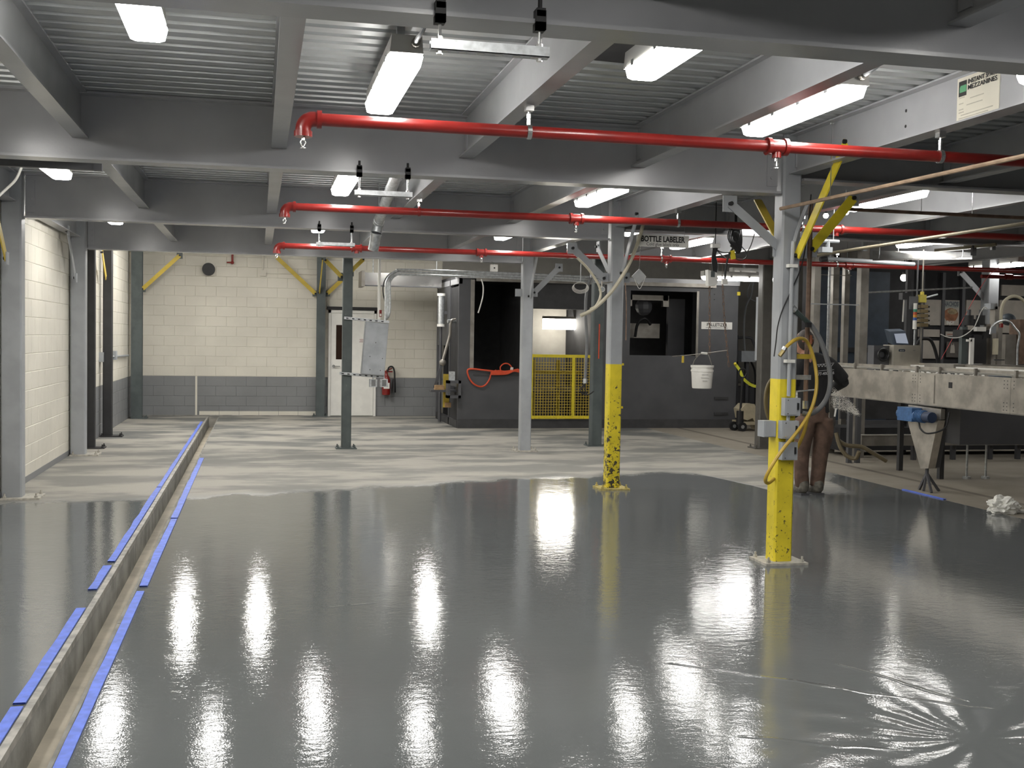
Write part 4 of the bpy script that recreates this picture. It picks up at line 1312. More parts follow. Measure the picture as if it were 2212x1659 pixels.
# things seen through the gate
t = thing('pallet_stand', 'dim yellow posts and rails inside the machine behind the mesh gate', 'stand', (5.5, 21.2, 0))
for x in (5.25, 5.75, 6.35):
    MB().box(x, x + .06, 21.2, 21.26, 0, 1.25).build('post', YELD, t)
MB().box(5.1, 6.5, 21.18, 21.24, .62, .72).build('rail', STEELD, t)
MB().box(5.1, 6.5, 21.18, 21.24, .98, 1.04).build('rail', YELD, t)
# lit fixture inside the gate bay
a, b = at(1174, 688, Y=21.6), at(1279, 713, Y=21.6)
t = thing('machine_light', 'bright lit fluorescent tube fitting inside the machine above the mesh gate', 'light', ((a.x + b.x) / 2, 21.65, a.z))
MB().box(a.x, b.x, 21.60, 21.70, a.z, a.z + .05).build('housing', HOUS, t)
MB().box(a.x + .01, b.x - .01, 21.60, 21.70, b.z, a.z).build('diffuser', LENSD, t)
MB().cyl(((a.x + b.x) / 2, 21.65, a.z + .05), ((a.x + b.x) / 2, 21.65, zh), .012, 6).build('stem', GALV, t)

# orange extension cord on the sill
t = thing('extension_cord', 'orange extension cord draped over the sill of the black machine window', 'cord', at(1060, 800, Y=YP - .05))
yy = YP - .05
hp = [(1120, 798), (1085, 803), (1050, 800), (1020, 797), (1010, 800), (1013, 815), (1022, 828), (1036, 835), (1048, 832), (1057, 820), (1062, 806), (1072, 800)]
MB().curve([at(a, b, Y=yy) for a, b in hp], .016, 7).build('cable', ORNG, t, True)
g = MB()
for k in range(4):
    g.curve([at(a, b + k * 1.6, Y=yy - .02 * k) for a, b in ((1060, 804), (1078, 801 + k), (1095, 803), (1110, 800 - k), (1122, 799))], .014, 6, 4)
g.curve([at(a, b, Y=yy) for a, b in ((1082, 803), (1081, 793), (1088, 786), (1098, 786), (1105, 793), (1106, 800))], .012, 6)
g.build('coil', ORNG, t, True)
MB().cyl(at(1103, 796, Y=yy), at(1108, 797, Y=yy), .03, 8).build('plug', WPLAS, t)
tag(MB().curve([at(a, b, Y=19.9) for a, b in ((1040, 603), (1044, 620), (1043, 640), (1038, 660), (1033, 676))], .012, 6).build('loose_wire', WPLAS), 'loose pale wire hanging in front of the black machine window', 'wire')

# gear on the left end of the machine
t = thing('air_cylinder', 'white and grey pneumatic cylinder upright at the machine left end', 'cylinder', at(953, 660, Y=21.3))
p = at(953, 645, Y=21.3)
p2 = at(953, 700, Y=21.3)
MB().cyl((p.x, 21.3, p2.z), (p.x, 21.3, p.z + .05), .065, 14).build('barrel', GALV, t, True)
MB().cyl((p.x, 21.3, p.z + .05), (p.x, 21.3, p.z + .10), .08, 14).cyl((p.x, 21.3, p2.z - .05), (p.x, 21.3, p2.z), .075, 14).build('collar', WPLAS, t)
MB().cyl((p.x, 21.3, 0.02), (p.x, 21.3, p2.z - .05), .03, 8).build('rod', DARK, t)
MB().box(p.x, XA + .02, 21.27, 21.33, p.z - .3, p.z - .24).build('bracket', DARK, t)
t = thing('lever_arm', 'jointed steel lever arm leaning on the machine left end', 'arm', at(962, 740, Y=20.5))
MB().curve([at(984, 690, Y=20.35), at(974, 695, Y=20.3), at(972, 722, Y=20.3), at(966, 745, Y=20.3), at(957, 778, Y=20.3)], .028, 8).build('link', STEELD, t, True)
MB().cyl(at(967, 694, Y=20.3), at(985, 694, Y=20.35), .035, 8).build('pivot', GALV, t)
MB().ball(at(956, 783, Y=20.3), .065, 10, 7).build('joint', STEELD, t, True)
MB().bar(at(953, 790, Y=20.3), at(938, 838, Y=20.3), .05, .03).build('lower_link', DARK, t)
t = thing('wooden_block', 'bare wooden block on a dark bracket at the machine left end', 'block', at(948, 838, Y=20.3))
a, b = at(939, 832, Y=20.25), at(959, 842, Y=20.25)
MB().box(a.x, b.x, 20.2, 20.35, b.z, a.z).build('block', WOOD, t)
MB().box(at(931, 840, Y=20.2).x, XA + .02, 20.18, 20.4, b.z - .04, b.z).build('bracket', DARK, t)
t = thing('yellow_plate', 'narrow yellow plate upright at the machine left end', 'plate', at(963, 850, Y=20.35))
a, b = at(958, 808, Y=20.4), at(970, 880, Y=20.4)
MB().box(a.x, b.x, 20.4, 20.43, b.z, a.z).build('plate', YELD, t)
MB().box(a.x + .03, b.x + .03, 20.36, 20.4, b.z, b.z + .09).build('block', WOOD, t)
MB().box(b.x - .01, XA + .02, 20.4, 20.43, a.z - .3, a.z - .22).build('bracket', DARK, t)
t = thing('bracket_frame', 'grey square bracket frame on the lower left front of the machine', 'bracket', at(982, 840, Y=YP - .2))
a, b = at(966, 822, Y=YP - .15), at(996, 860, Y=YP - .15)
MB().box(a.x, b.x, YP - .2, YP, a.z - .05, a.z).box(a.x, b.x, YP - .2, YP, b.z, b.z + .05).build('arm', DARK, t)
MB().box(a.x, a.x + .05, YP - .2, YP, b.z, a.z).box(b.x - .06, b.x - .01, YP - .2, YP, b.z, a.z).build('upright', DARK, t)
MB().box(a.x + .05, a.x + .15, YP - .1, YP - .002, a.z, a.z + .16).build('fitting', GALV, t)

# gate column cables (D6)
t = thing('pendant_cable', 'grey pendant cable hanging in front of the mesh gate', 'cable', at(1268, 700, Y=16.3))
hp = [(1276, 600), (1268, 625), (1265, 660), (1266, 700), (1268, 740), (1266, 780), (1264, 818)]
MB().curve([at(a, b, Y=16.3) for a, b in hp], .024, 8).build('cable', GHOSE, t, True)
MB().cyl(at(1264, 818, Y=16.3), at(1264, 828, Y=16.3), .035, 8).build('fitting', GALV, t)
g = MB()
for dx in (-5, 0, 5):
    g.curve([at(a, b, Y=16.3) for a, b in ((1264, 828), (1259 + dx, 840), (1262 + dx, 850), (1272, 852), (1283, 845))], .009, 5)
g.build('loose_leads', BLACK, t)
MB().cyl(at(1276, 600, Y=16.3), (at(1276, 600, Y=16.3).x, 16.3, 4.99), .012, 5).build('drop', GALV, t)
t = thing('wire_coil', 'loose coil of white wire above the mesh gate', 'wire', at(1255, 618, Y=16.2))
g = MB()
for k in range(5):
    g.curve([at(1254 + (14 + k) * math.cos(a), 618 + (9 + k * .7) * math.sin(a) + k, Y=16.2 + .01 * k) for a in [2 * PI * i / 10 + k for i in range(11)]], .0035, 5, 3)
g.build('coil', WPLAS, t)
MB().cyl(at(1254, 610, Y=16.2), (at(1254, 610, Y=16.2).x, 16.2, 4.99), .006, 5).build('wire', GALV, t)
tag(MB().curve([at(a, b, Y=16.527) for a, b in ((1295, 700), (1294, 740), (1293, 775))], .010, 6).build('red_lead', ORNG), 'short red lead on the dark green column beside the mesh gate', 'cable')
tag(MB().curve([(at(1351, 612, Y=15.6).x, 15.6, ZT)] + [at(a, b, Y=15.6) for a, b in ((1351, 612), (1353, 660), (1352, 735))], .009, 6).build('rod', RUST), 'thin rusty rod hanging right of the chipped yellow column', 'rod')
p = at(1064, 580, Y=15.75)
t = thing('wall_box', 'small pale switch box high under the farthest girder, above the machine', 'electrical box', p)
MB().box(p.x - .05, p.x + .05, 15.62, 15.69, p.z - .05, p.z + .05).build('body', WPLAS, t)
MB().cyl((p.x, 15.62, p.z), (p.x, 15.615, p.z), .012, 8).build('knockout', BLACK, t)
MB().cyl((p.x, 15.66, p.z + .05), (p.x, 15.83, ZB + .004), .01, 6).build('nipple', GALV, t)

# ------------------------------------------------------------------ hanging pail and chains
YK = 16.0
b0, b1 = at(1495, 786, Y=YK), at(1538, 836, Y=YK)
cx, zt, zb = (b0.x + b1.x) / 2 + .0, b0.z - .02, b1.z - .02
r = (b1.x - b0.x) / 2
t = thing('hanging_pail', 'white plastic pail hanging on a rusty chain before the charcoal machine', 'pail', (cx, YK, zb))
MB().lathe([(r * .86, 0), (r * .90, .02), (r * .985, (zt - zb) * .72), (r * 1.04, (zt - zb) * .73), (r * 1.04, (zt - zb) * .80), (r * .99, (zt - zb) * .81), (r * 1.0, (zt - zb) * .9), (r * 1.06, (zt - zb) * .91), (r * 1.06, zt - zb), (r * .98, zt - zb), (r * .84, .02), (.01, .015)], (cx, YK, zb), 28).build('bucket', WPLAS, t, True)
for i, (dz, w) in enumerate(((.21, .10), (.16, .13), (.115, .08))):
    MB().box(cx - w / 2 - .02, cx + w / 2 - .02, YK - r * .97 - .004, YK - r * .93, zb + dz, zb + dz + .010).build('print_line', pm('pale_print', (.50, .49, .47), .6), t)
hz = at(1522, 763, Y=YK)
MB().curve([(cx - r, YK, zt - .05), (cx - r * .75, YK, zt + .08), (hz.x - .05, YK, hz.z), (hz.x + .05, YK, hz.z - .01), (cx + r * .85, YK, zt + .04), (cx + r * 1.02, YK, zt - .05)], .006, 6).build('bail', STEELD, t)
MB().cyl((hz.x - .055, YK, hz.z + .002), (hz.x + .04, YK, hz.z - .006), .017, 8).build('grip', WPLAS, t)


def chain(lab, pts, y):
    pts = spline([at(a, b, Y=y) for a, b in pts], 3)
    t = thing('rusty_chain', lab, 'chain', pts[0])
    L = 0
    g = MB()
    k = 0
    for p, q in zip(pts[:-1], pts[1:]):
        n = max(1, int((q - p).length / .05))
        for i in range(n):
            a, b = p.lerp(q, i / n), p.lerp(q, (i + 1) / n)
            d = (b - a)
            s = Vector((1, 0, 0)) if k % 2 else Vector((0, 1, 0))
            g.tube([a - d * .12 + s * .010, a.lerp(b, .5) + s * .016, b + d * .12 + s * .010], .005, 4)
            g.tube([a - d * .12 - s * .010, a.lerp(b, .5) - s * .016, b + d * .12 - s * .010], .005, 4)
            k += 1
    g.build('links', RUST, t)
    MB().cyl(pts[0], (pts[0].x, y, 4.99 if y > 16.1 else ZT), .004, 5).build('top_wire', RUST, t)
    return t


chain('rusty chain carrying the white pail', [(1533, 612), (1533, 690), (1533, 765)], YK)
chain('rusty chain right of the white pail, passing over the PALLETIZER sign', [(1560, 596), (1565, 690), (1571, 757), (1575, 792)], YK)
t = thing('pull_rod', 'thin wire rod running from the white pail handle to the right chain', 'rod', at(1520, 764, Y=YK))
MB().curve([at(1452, 770, Y=YK), at(1500, 766, Y=YK), at(1540, 761, Y=YK), at(1571, 757, Y=YK)], .007, 6).build('rod', STEELD, t)
q = at(1475, 768, Y=YK)
MB().box(q.x - .015, q.x + .02, YK - .005, YK + .005, q.z - .11, q.z).build('tag', YELD, t)

# ------------------------------------------------------------------ black cable bundles and the white box between the columns
YC = 11.5
t = thing('cable_bundle', 'black cable bundle looped under the deck right of the hanging sign, with white box', 'cable', at(1545, 560, Y=YC))
g = MB()
for k in range(5):
    g.curve([at(1545 + (k - 2) * 2.2, 536, Y=YC), at(1539 + k * 1.5, 552, Y=YC), at(1539 + k * 2.5, 572, Y=YC), at(1542 + k * 1.2, 590, Y=YC), at(1546 + k, 604, Y=YC)], .010, 5, 4)
g.curve([at(1545, 538, Y=YC), at(1560, 545, Y=YC), at(1575, 546, Y=YC)], .007, 5).curve([at(1548, 540, Y=YC), at(1560, 552, Y=YC), at(1568, 558, Y=YC)], .006, 5)
g.build('loops', BLACK, t)
p = at(1536, 601, Y=YC)
MB().prism([(p.x - .055, YC - .04, p.z + .09), (p.x + .05, YC - .04, p.z + .06), (p.x + .06, YC - .04, p.z - .05), (p.x + .03, YC - .04, p.z - .085), (p.x - .045, YC - .04, p.z - .085)], (0, .08, 0)).build('white_box', WPLAS, t)
MB().box(p.x - .02, p.x + .025, YC - .045, YC - .0405, p.z + .01, p.z + .075).build('label', DKGRN, t)
MB().cyl(at(1545, 538, Y=YC), (at(1545, 538, Y=YC).x, YC, ZT), .006, 5).build('drop', BLACK, t)
q = at(1545, 533, Y=YC)
MB().box(q.x - .045, q.x + .045, YC - .03, YC + .03, q.z - .012, q.z + .03).build('ceiling_cap', WPLAS, t)
t = thing('cable_bundle', 'large black cable coil with yellow plug under the deck left of the hose column', 'cable', at(1582, 520, Y=YC))
g = MB()
for k in range(7):
    x = 1578 + k * 3.1
    g.curve([at(x, 488, Y=YC), at(x - 5 + k * .6, 515, Y=YC), at(1588 + k * 1.4, 540, Y=YC), at(1592 + k * .8, 547, Y=YC), at(1597 + k * .7, 535, Y=YC), at(x + 6, 512, Y=YC), at(x + 4, 490, Y=YC)], .008, 5, 4)
g.curve([at(1578, 530, Y=YC), at(1583, 536, Y=YC), at(1574, 552, Y=YC), at(1568, 580, Y=YC), at(1566, 605, Y=YC)], .012, 6)
g.curve([at(1600, 530, Y=YC), at(1612, 545, Y=YC), at(1612, 556, Y=YC), at(1600, 562, Y=YC), at(1586, 558, Y=YC)], .006, 5)
g.curve([at(1630, 505, Y=YC), at(1622, 530, Y=YC), at(1613, 547, Y=YC)], .006, 5)
g.build('loops', BLACK, t)
q = at(1581, 551, Y=YC)
MB().cyl((q.x, YC, q.z + .05), (q.x + .02, YC, q.z - .045), .03, 8).build('yellow_plug', YEL, t)
MB().cyl(at(1590, 492, Y=YC), (at(1590, 492, Y=YC).x, YC, ZT), .02, 6).build('drop', BLACK, t)
q = at(1565, 608, Y=YC)
MB().box(q.x - .03, q.x + .03, YC - .02, YC + .02, q.z - .03, q.z + .03).build('connector', WPLAS, t)

# ------------------------------------------------------------------ pallet jack and odds beside the machine
YJ = 19.2
t = thing('pallet_jack', 'tan pallet jack with black handle beside the charcoal machine', 'pallet jack', at(1612, 935, Y=YJ))
jx = at(1612, 900, Y=YJ).x
P = lambda px, py, dy=0: at(px, py, Y=YJ + dy)
MB().prism([P(1601, 884), P(1611, 873), P(1630, 873), P(1650, 921), P(1641, 930), P(1626, 903), P(1614, 908), P(1605, 905)], (0, .34, 0)).build('frame', TANJ, t)
MB().box(P(1606, 920).x, P(1606, 920).x + .95, YJ, YJ + .16, .12, .18).box(P(1606, 920).x, P(1606, 920).x + .95, YJ + .36, YJ + .52, .12, .18).build('fork', TANJ, t)
for px, r_ in ((1594, .085), (1603, .085)):
    c = P(px, 926)
    dy = 0 if px > 1600 else .18
    w = MB().cyl((c.x, YJ - .03 + dy, .085), (c.x, YJ + .03 + dy, .085), .085, 18).build('wheel', BLACK, t, True)
    MB().cyl((c.x, YJ - .034 + dy, .085), (c.x, YJ - .03 + dy, .085), .035, 12).build('hub', GALV, w)
MB().cyl((jx - .1, YJ + .05, .12), (jx - .1, YJ + .05, .38), .07, 12).build('pump', BLACK, t)
MB().cyl((jx - .1, YJ + .05, .3), P(1604, 815, .05), .022, 8).build('handle_bar', BLACK, t)
c = P(1604, 806, .05)
MB().tube([c + Vector((.075 * math.cos(a), 0, .085 * math.sin(a))) for a in [2 * PI * i / 16 for i in range(17)]], .016, 7, cap=False).build('handle_loop', BLACK, t, True)
t = thing('barrier_strap', 'bright yellow strap sagging from the machine edge behind the pallet jack', 'strap', P(1590, 788))
pts = spline([P(1588, 786, .3), P(1598, 800, .3), P(1606, 818, .3), P(1622, 831, .3), P(1636, 834, .3), P(1648, 823, .3), P(1662, 805, .3)], 5)
g = MB()
for a, b in zip(pts[:-1], pts[1:]):
    g.bar(a, b + (b - a) * .05, .055, .006)
g.build('webbing', pm('lime_strap', (.62, .62, .05), .5), t)
MB().ball(P(1588, 786, .3), .03, 8, 6).build('knot', YEL, t)
t = thing('cable_box', 'grey wall box fed by a white cable behind the pallet jack', 'electrical box', at(1618, 770, Y=21))
a, b = at(1602, 758, Y=21), at(1633, 782, Y=21)
MB().box(a.x, b.x, 21, 21.2, b.z, a.z).build('body', GBOX, t)
MB().curve([at(x, y_, Y=21.1) for x, y_ in ((1609, 758), (1607, 720), (1608, 690), (1612, 660), (1622, 640), (1628, 610))], .022, 6).build('cable', GHOSE, t)
MB().curve([at(x, y_, Y=21.1) for x, y_ in ((1626, 600), (1614, 635), (1625, 648), (1640, 650), (1652, 640))], .014, 6).build('lead', GHOSE, t)
MB().box((a.x + b.x) / 2 - .03, (a.x + b.x) / 2 + .03, 21.05, 21.15, 0, b.z).build('stand_post', DARK, t)
t = thing('tube_rail', 'dark bent tube handrail behind the pallet jack', 'rail', at(1615, 730, Y=21.4))
MB().curve([(at(1592, 900, Y=21.4).x, 21.4, 0)] + [at(x, y_, Y=21.4) for x, y_ in ((1592, 850), (1592, 735), (1596, 730), (1620, 730), (1628, 740), (1645, 790), (1660, 830))], .028, 7).build('tube', DARK, t, True)
MB().curve([at(x, y_, Y=21.4) for x, y_ in ((1622, 780), (1630, 800), (1632, 830), (1632, 880))], .022, 6).build('cable', BLACK, t)
t = thing('low_machine', 'low dark machine base behind the pallet jack', 'machine', (10.2, 21.9, 0))
MB().box(9.2, 12.2, 21.6, 22.4, .25, .75).build('body', DARK, t)
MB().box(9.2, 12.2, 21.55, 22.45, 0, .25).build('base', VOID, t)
MB().box(9.2, 12.2, 21.56, 22.44, .75, .80).build('top_edge', STEELD, t)
t = thing('steel_cabinet', 'tall pale grey cabinet above the dark column left of the hose column', 'cabinet', at(1655, 640, Y=17.4))
a, b = at(1656, 640, Y=17.4), at(1690, 780, Y=17.4)
MB().box(a.x, b.x, 17.4, 17.8, b.z, a.z).build('body', GBOX, t)
MB().box(a.x + .01, b.x - .01, 17.385, 17.4, b.z + .02, a.z - .02).build('door', GREYC, t)
MB().box(a.x + .05, b.x - .05, 17.5, 17.7, 0, b.z).build('stand', DARK, t)

# ------------------------------------------------------------------ stainless conveyor along the right
XC0, XC1 = 7.35, 8.35
zc0, zc1 = .99, 1.345
cv = thing('conveyor', 'long stainless conveyor with deep side panel running along the right', 'conveyor', (XC0, 10.5, 0))
seams = [7.6, at(2183, 850, X=XC0).y, at(1983, 820, X=XC0).y, 13.35]
for a, b in zip(seams[:-1], seams[1:]):
    MB().box(XC0, XC0 + .012, a + .002, b - .002, zc0, zc1).build('side_panel', STEEL, cv)
    MB().box(XC0, XC0 + .05, a + .002, b - .002, zc0 - .012, zc0).build('bottom_lip', STEELD, cv)
MB().box(XC1 - .012, XC1, 7.6, 13.35, zc0, zc1 + .02).build('far_side_panel', STEELD, cv)
MB().box(XC0 + .012, XC1 - .012, 7.6, 13.35, zc1 - .08, zc1 - .05).build('belt', pm('belt_plastic', (.34, .33, .29), .5, var=.3, scale=14), cv)
MB().box(XC0 + .012, XC1 - .012, 13.33, 13.35, zc0, zc1).build('end_plate', STEEL, cv)
g = MB()
for ys_ in (seams[1], seams[2]):
    for k in range(9):
        for dy in (-.05, .05, .10):
            if k not in (3, 4, 5):
                g.cyl((XC0, ys_ + dy, zc0 + .025 + k * .037), (XC0 - .003, ys_ + dy, zc0 + .025 + k * .037), .0055, 6)
g.build('rivets', DARK, cv)['kind'] = 'stuff'
q = at(2053, 832, X=XC0)
MB().box(XC0 - .003, XC0, q.y - .035, q.y + .03, q.z - .032, q.z + .032).build('black_hole_plate', BLACK, cv)
q = at(2020, 800, X=XC0)
MB().box(XC0 - .006, XC0, q.y - .006, q.y + .006, zc0 + .02, zc1 - .02).build('strip', STEELD, cv)
for px in (1847, 1905, 1981, 2030, 2108, 2196):
    y_ = at(px, 795, X=XC0 + .03).y
    MB().box(XC0 + .014, XC0 + .044, y_ - .012, y_ + .012, zc1 - .03, zc1 + .075).build('rail_post', STEELD, cv)
for x, z, mt in ((XC0 + .05, zc1 + .05, STEEL), (XC0 + .12, zc1 + .025, WPLAS), (XC1 - .08, zc1 + .07, STEEL), (XC1 - .2, zc1 + .045, WPLAS)):
    MB().box(x, x + .022, 7.6, 13.3, z - .016, z + .016).build('guide_rail', mt, cv)
for y_ in (8.4, 9.6, 10.9, 12.2, 13.1):
    MB().box(XC1 - .07, XC1 - .04, y_, y_ + .025, zc1 - .03, zc1 + .09).build('rail_post', STEELD, cv)
    if y_ > 12:
        MB().box(XC1 - .10, XC1 - .04, y_, y_ + .06, 0, zc0).build('leg', DARKP, cv)
# coned pedestal with blue gearmotor
MB().prism([at(1961, 912, X=XC0), at(2026, 908, X=XC0), at(2005, 1012, X=XC0), at(1988, 1012, X=XC0)], (.09, 0, 0)).build('pedestal_cone', STEEL, cv)
MB().prism([at(1962, 874, X=XC0), at(2033, 884, X=XC0), at(2032, 906, X=XC0), at(1962, 912, X=XC0)], (.05, 0, 0)).build('pedestal_collar', STEEL, cv)
MB().prism([at(2012, 940, X=XC0 + .1), at(2028, 925, X=XC0 + .1), at(2014, 1010, X=XC0 + .1), at(2005, 1012, X=XC0 + .1)], (.10, 0, 0)).build('pedestal_back', DARK, cv)
p, q = at(1995, 1008, X=XC0), at(1993, 1066, X=XC0)
fy = q.y
MB().cyl((XC0 + .045, p.y, p.z), (XC0 + .045, p.y, .20), .020, 8).build('jack_screw', DARK, cv)
for dx, dy in ((-.02, -.13), (.0, .14), (.16, .0), (-.03, .01)):
    MB().bar((XC0 + .045, p.y, .21), (XC0 + .045 + dx, p.y + dy, .005), .025, .025).build('foot', DARK, cv)
mo = thing('gear_motor', 'blue gear motor mounted on the pedestal under the conveyor', 'motor', at(1985, 895, X=XC0 - .1))
a, b = at(1957, 878, X=XC0 - .02), at(1988, 911, X=XC0 - .02)
MB().box(XC0 - .13, XC0 - .005, b.y, a.y, b.z, a.z).build('gearbox', BLUE, mo)
c = (a + b) / 2
MB().cyl((XC0 - .07, a.y + .03, c.z), (XC0 - .07, a.y, c.z), .06, 12).build('cover', BLUE, mo)
MB().cyl((XC0 - .07, b.y, c.z - .01), (XC0 - .07, b.y - .17, c.z - .01), .065, 14).build('motor', BLUE, mo, True)
MB().cyl((XC0 - .07, b.y - .17, c.z - .01), (XC0 - .07, b.y - .30, c.z - .01), .060, 14).build('fan_cowl', pm('dark_blue_paint', (.02, .035, .075), .5), mo, True)
for k in range(5):
    MB().cyl((XC0 - .07, b.y - .03 - k * .028, c.z - .01), (XC0 - .07, b.y - .04 - k * .028, c.z - .01), .072, 14).build('cooling_rib', BLUE, mo)
MB().curve([(XC0 - .07, b.y - .05, c.z - .08), (XC0 - .09, b.y - .12, c.z - .15), (XC0 - .08, b.y - .25, c.z - .19), (XC0 + .02, b.y - .4, c.z - .12), (XC0 + .06, b.y - .42, c.z + .06)], .010, 6).build('lead', BLACK, mo)
# litter on the belt
g = MB()
random.seed(3)
for k in range(150):
    y_ = random.uniform(8.2, 13.1)
    x = XC0 + random.uniform(.14, .7)
    s = random.uniform(.012, .04)
    h_ = random.uniform(.01, .03)
    g.bar((x, y_, zc1 - .05 + h_ / 2), (x + random.uniform(-1, 1) * s, y_ + random.uniform(-1, 1) * s + .01, zc1 - .045 + h_), s, h_)
o = tag(g.build('litter', WPLAS), 'scattered pale scraps and caps lying on the conveyor belt', 'scraps')
o['kind'] = 'stuff'
for lab, px, py, col, w, d in (('dark blue cloth lying on the conveyor at the far right', 2160, 790, NAVY, .22, .3), ('small dark tool on the conveyor belt below the control box', 1935, 790, BLACK, .06, .08)):
    q = at(px, py, X=XC0 + .35)
    o = tag(MB().ball((q.x, q.y, zc1 - .035 + .02), .5, 12, 7, (w, d, .07)).build('cloth' if 'cloth' in lab else 'hand_tool', col, None, True), lab, 'cloth' if 'cloth' in lab else 'tool')
q = at(2040, 790, X=XC0 + .3)
t = thing('steel_plate', 'bright flat stainless plate lying on the conveyor below the poster', 'plate', (q.x, q.y, zc1))
MB().bar((XC0 + .2, q.y - .2, zc1 - .03), (XC0 + .25, q.y + .5, zc1 - .02), .004, .2).build('plate', CHROME, t)

# control box, screen, signal tower behind the belt
YB2 = 12.75
a, b = at(1931, 745, Y=YB2), at(1987, 783, Y=YB2)
t = thing('control_box', 'stainless control box with blue oval badge on the conveyor', 'control box', ((a.x + b.x) / 2, YB2, b.z))
MB().box(a.x, b.x, YB2, YB2 + .25, zc1 - .05, a.z).build('body', pm('pale_stainless', (.62, .58, .50), .35, .6, var=.08), t)
MB().box(a.x - .22, a.x - .001, YB2 + .1, YB2 + .25, zc1 - .05, a.z - .01).build('side_box', DARK, t)
q = at(1948, 757, Y=YB2)
MB().prism([(q.x - .045 + .012 * 0, YB2 - .001, q.z - .008), (q.x - .038, YB2 - .001, q.z - .016), (q.x + .038, YB2 - .001, q.z - .016), (q.x + .045, YB2 - .001, q.z - .008), (q.x + .045, YB2 - .001, q.z + .008), (q.x + .038, YB2 - .001, q.z + .016), (q.x - .038, YB2 - .001, q.z + .016), (q.x - .045, YB2 - .001, q.z + .008)], (0, -.003, 0)).build('badge', NAVY, t)
text_mesh('aco', .026, (q.x, YB2 - .004, q.z), (1, 0, 0), (0, 0, 1), WPLAS, 'badge_print', t, width=.06)
q = at(1974, 757, Y=YB2)
MB().box(q.x - .012, q.x + .02, YB2 - .002, YB2, q.z - .003, q.z + .003).build('print_line', pm('grey_print', (.3, .3, .3), .6), t)
q = at(1904, 766, Y=YB2 + .1)
t = thing('hose_coil', 'black hose coil beside the stainless control box', 'hose', q)
g = MB()
for k in range(3):
    g.tube([(q.x + (.075 - k * .012) * math.cos(a_), YB2 + .05 + .02 * k, q.z + (.075 - k * .012) * math.sin(a_)) for a_ in [2 * PI * i / 18 for i in range(19)]], .013, 6, cap=False)
g.build('coil', BLACK, t, True)
YM = 12.95
t = thing('screen_terminal', 'dark blue operator terminal with lit pale screen above the control box', 'screen', at(1942, 732, Y=YM))
c = [at(1921, 716, Y=YM + .05), at(1955, 715, Y=YM + .05), at(1964, 744, Y=YM), at(1929, 745, Y=YM)]
MB().prism(c[::-1], (0, .12, .03)).build('housing', NAVY, t)
c = [at(1931, 721, Y=YM + .035), at(1955, 720, Y=YM + .035), at(1961, 742, Y=YM - .005), at(1936, 741, Y=YM - .005)]
MB().prism([v + Vector((0, -.012, 0)) for v in c[::-1]], (0, .006, 0)).build('screen', SCREEN, t)
q = at(1944, 745, Y=YM)
MB().box(q.x - .04, q.x + .04, YM + .02, YM + .1, q.z - .08, q.z + .02).build('mount', DARK, t)
YT = 12.9
t = thing('signal_tower', 'stack light with green, red, amber and blue sections above the conveyor', 'signal light', at(1976, 745, Y=YT))
x = at(1976, 700, Y=YT).x
zz = lambda py: at(1976, py, Y=YT).z
MB().cyl((x, YT, zc1 - .05), (x, YT, zz(712)), .010, 8).build('pole', GALV, t)
MB().cyl((x, YT, zz(711)), (x, YT, zz(692)), .026, 12).build('base', WPLAS, t, True)
for p0, p1, col in ((692, 686, pm('blue_lens', (.03, .10, .38), .3)), (686, 680, pm('amber_lens', (.62, .28, .03), .3)), (680, 674, pm('red_lens', (.50, .07, .02), .3)), (674, 668, pm('green_lens', (.02, .26, .16), .3)), (668, 655, WPLAS)):
    MB().cyl((x, YT, zz(p0)), (x, YT, zz(p1)), .024, 12).build('lens_section', col, t, True)
MB().box(x - .06, x + .06, YT + .03, YT + .05, zz(668), zz(640)).build('bracket', DARK, t)
MB().cyl((x + .045, YT + .04, zc1 - .05), (x + .045, YT + .04, 2.80), .012, 6).build('support', DARK, t)
YV = 12.9
t = thing('valve_stack', 'brown and yellow valve stack right of the signal tower', 'valves', at(2003, 680, Y=YV))
for k in range(5):
    p0, p1 = at(1990, 658 + k * 10, Y=YV), at(2005, 666 + k * 10, Y=YV)
    MB().box(p0.x, p1.x, YV, YV + .12, p1.z, p0.z).build('valve_body', pm('brown_brass', (.20, .15, .07), .5, .3), t)
    MB().cyl((p1.x, YV + .05, (p0.z + p1.z) / 2), (p1.x + .05, YV + .05, (p0.z + p1.z) / 2), .012, 6).build('solenoid', BLACK, t)
q = at(1994, 645, Y=YV)
MB().box(q.x - .04, q.x + .05, YV, YV + .1, q.z - .05, q.z + .05).cyl((q.x + .01, YV + .04, q.z + .03), (q.x + .01, YV + .04, q.z + .09), .025, 8).build('yellow_regulator', pm('mustard', (.50, .42, .07), .5), t)
MB().cyl((q.x + .02, YV + .05, zc1), (q.x + .02, YV + .05, q.z), .014, 6).cyl((q.x + .02, YV + .05, q.z), (q.x + .02, YV + .05, 2.9), .010, 6).build('support', STEELD, t)
MB().cyl((q.x + .05, YV + .04, q.z + .01), at(2025, 636, Y=YV + .1), .012, 6).build('pipe', GALV, t)
t = thing('cable_conduit', 'black bent cable tube behind the control box', 'cable', at(2005, 740, Y=13.1))
MB().curve([at(a, b, Y=13.2) for a, b in ((1981, 745), (1986, 735), (1998, 731), (2010, 735), (2018, 750), (2024, 772), (2027, 790))], .022, 8).build('tube', BLACK, t, True)
t = thing('thermometer_tube', 'thin white hanging tube left of the signal tower', 'tube', at(1952, 668, Y=15))
MB().cyl(at(1953, 645, Y=15), at(1950, 695, Y=15), .013, 6).build('tube', WPLAS, t)
MB().box(*[v for i in range(3) for v in (at(1952, 640, Y=15)[i] - .05, at(1952, 640, Y=15)[i] + .05)]).build('holder', DARK, t)
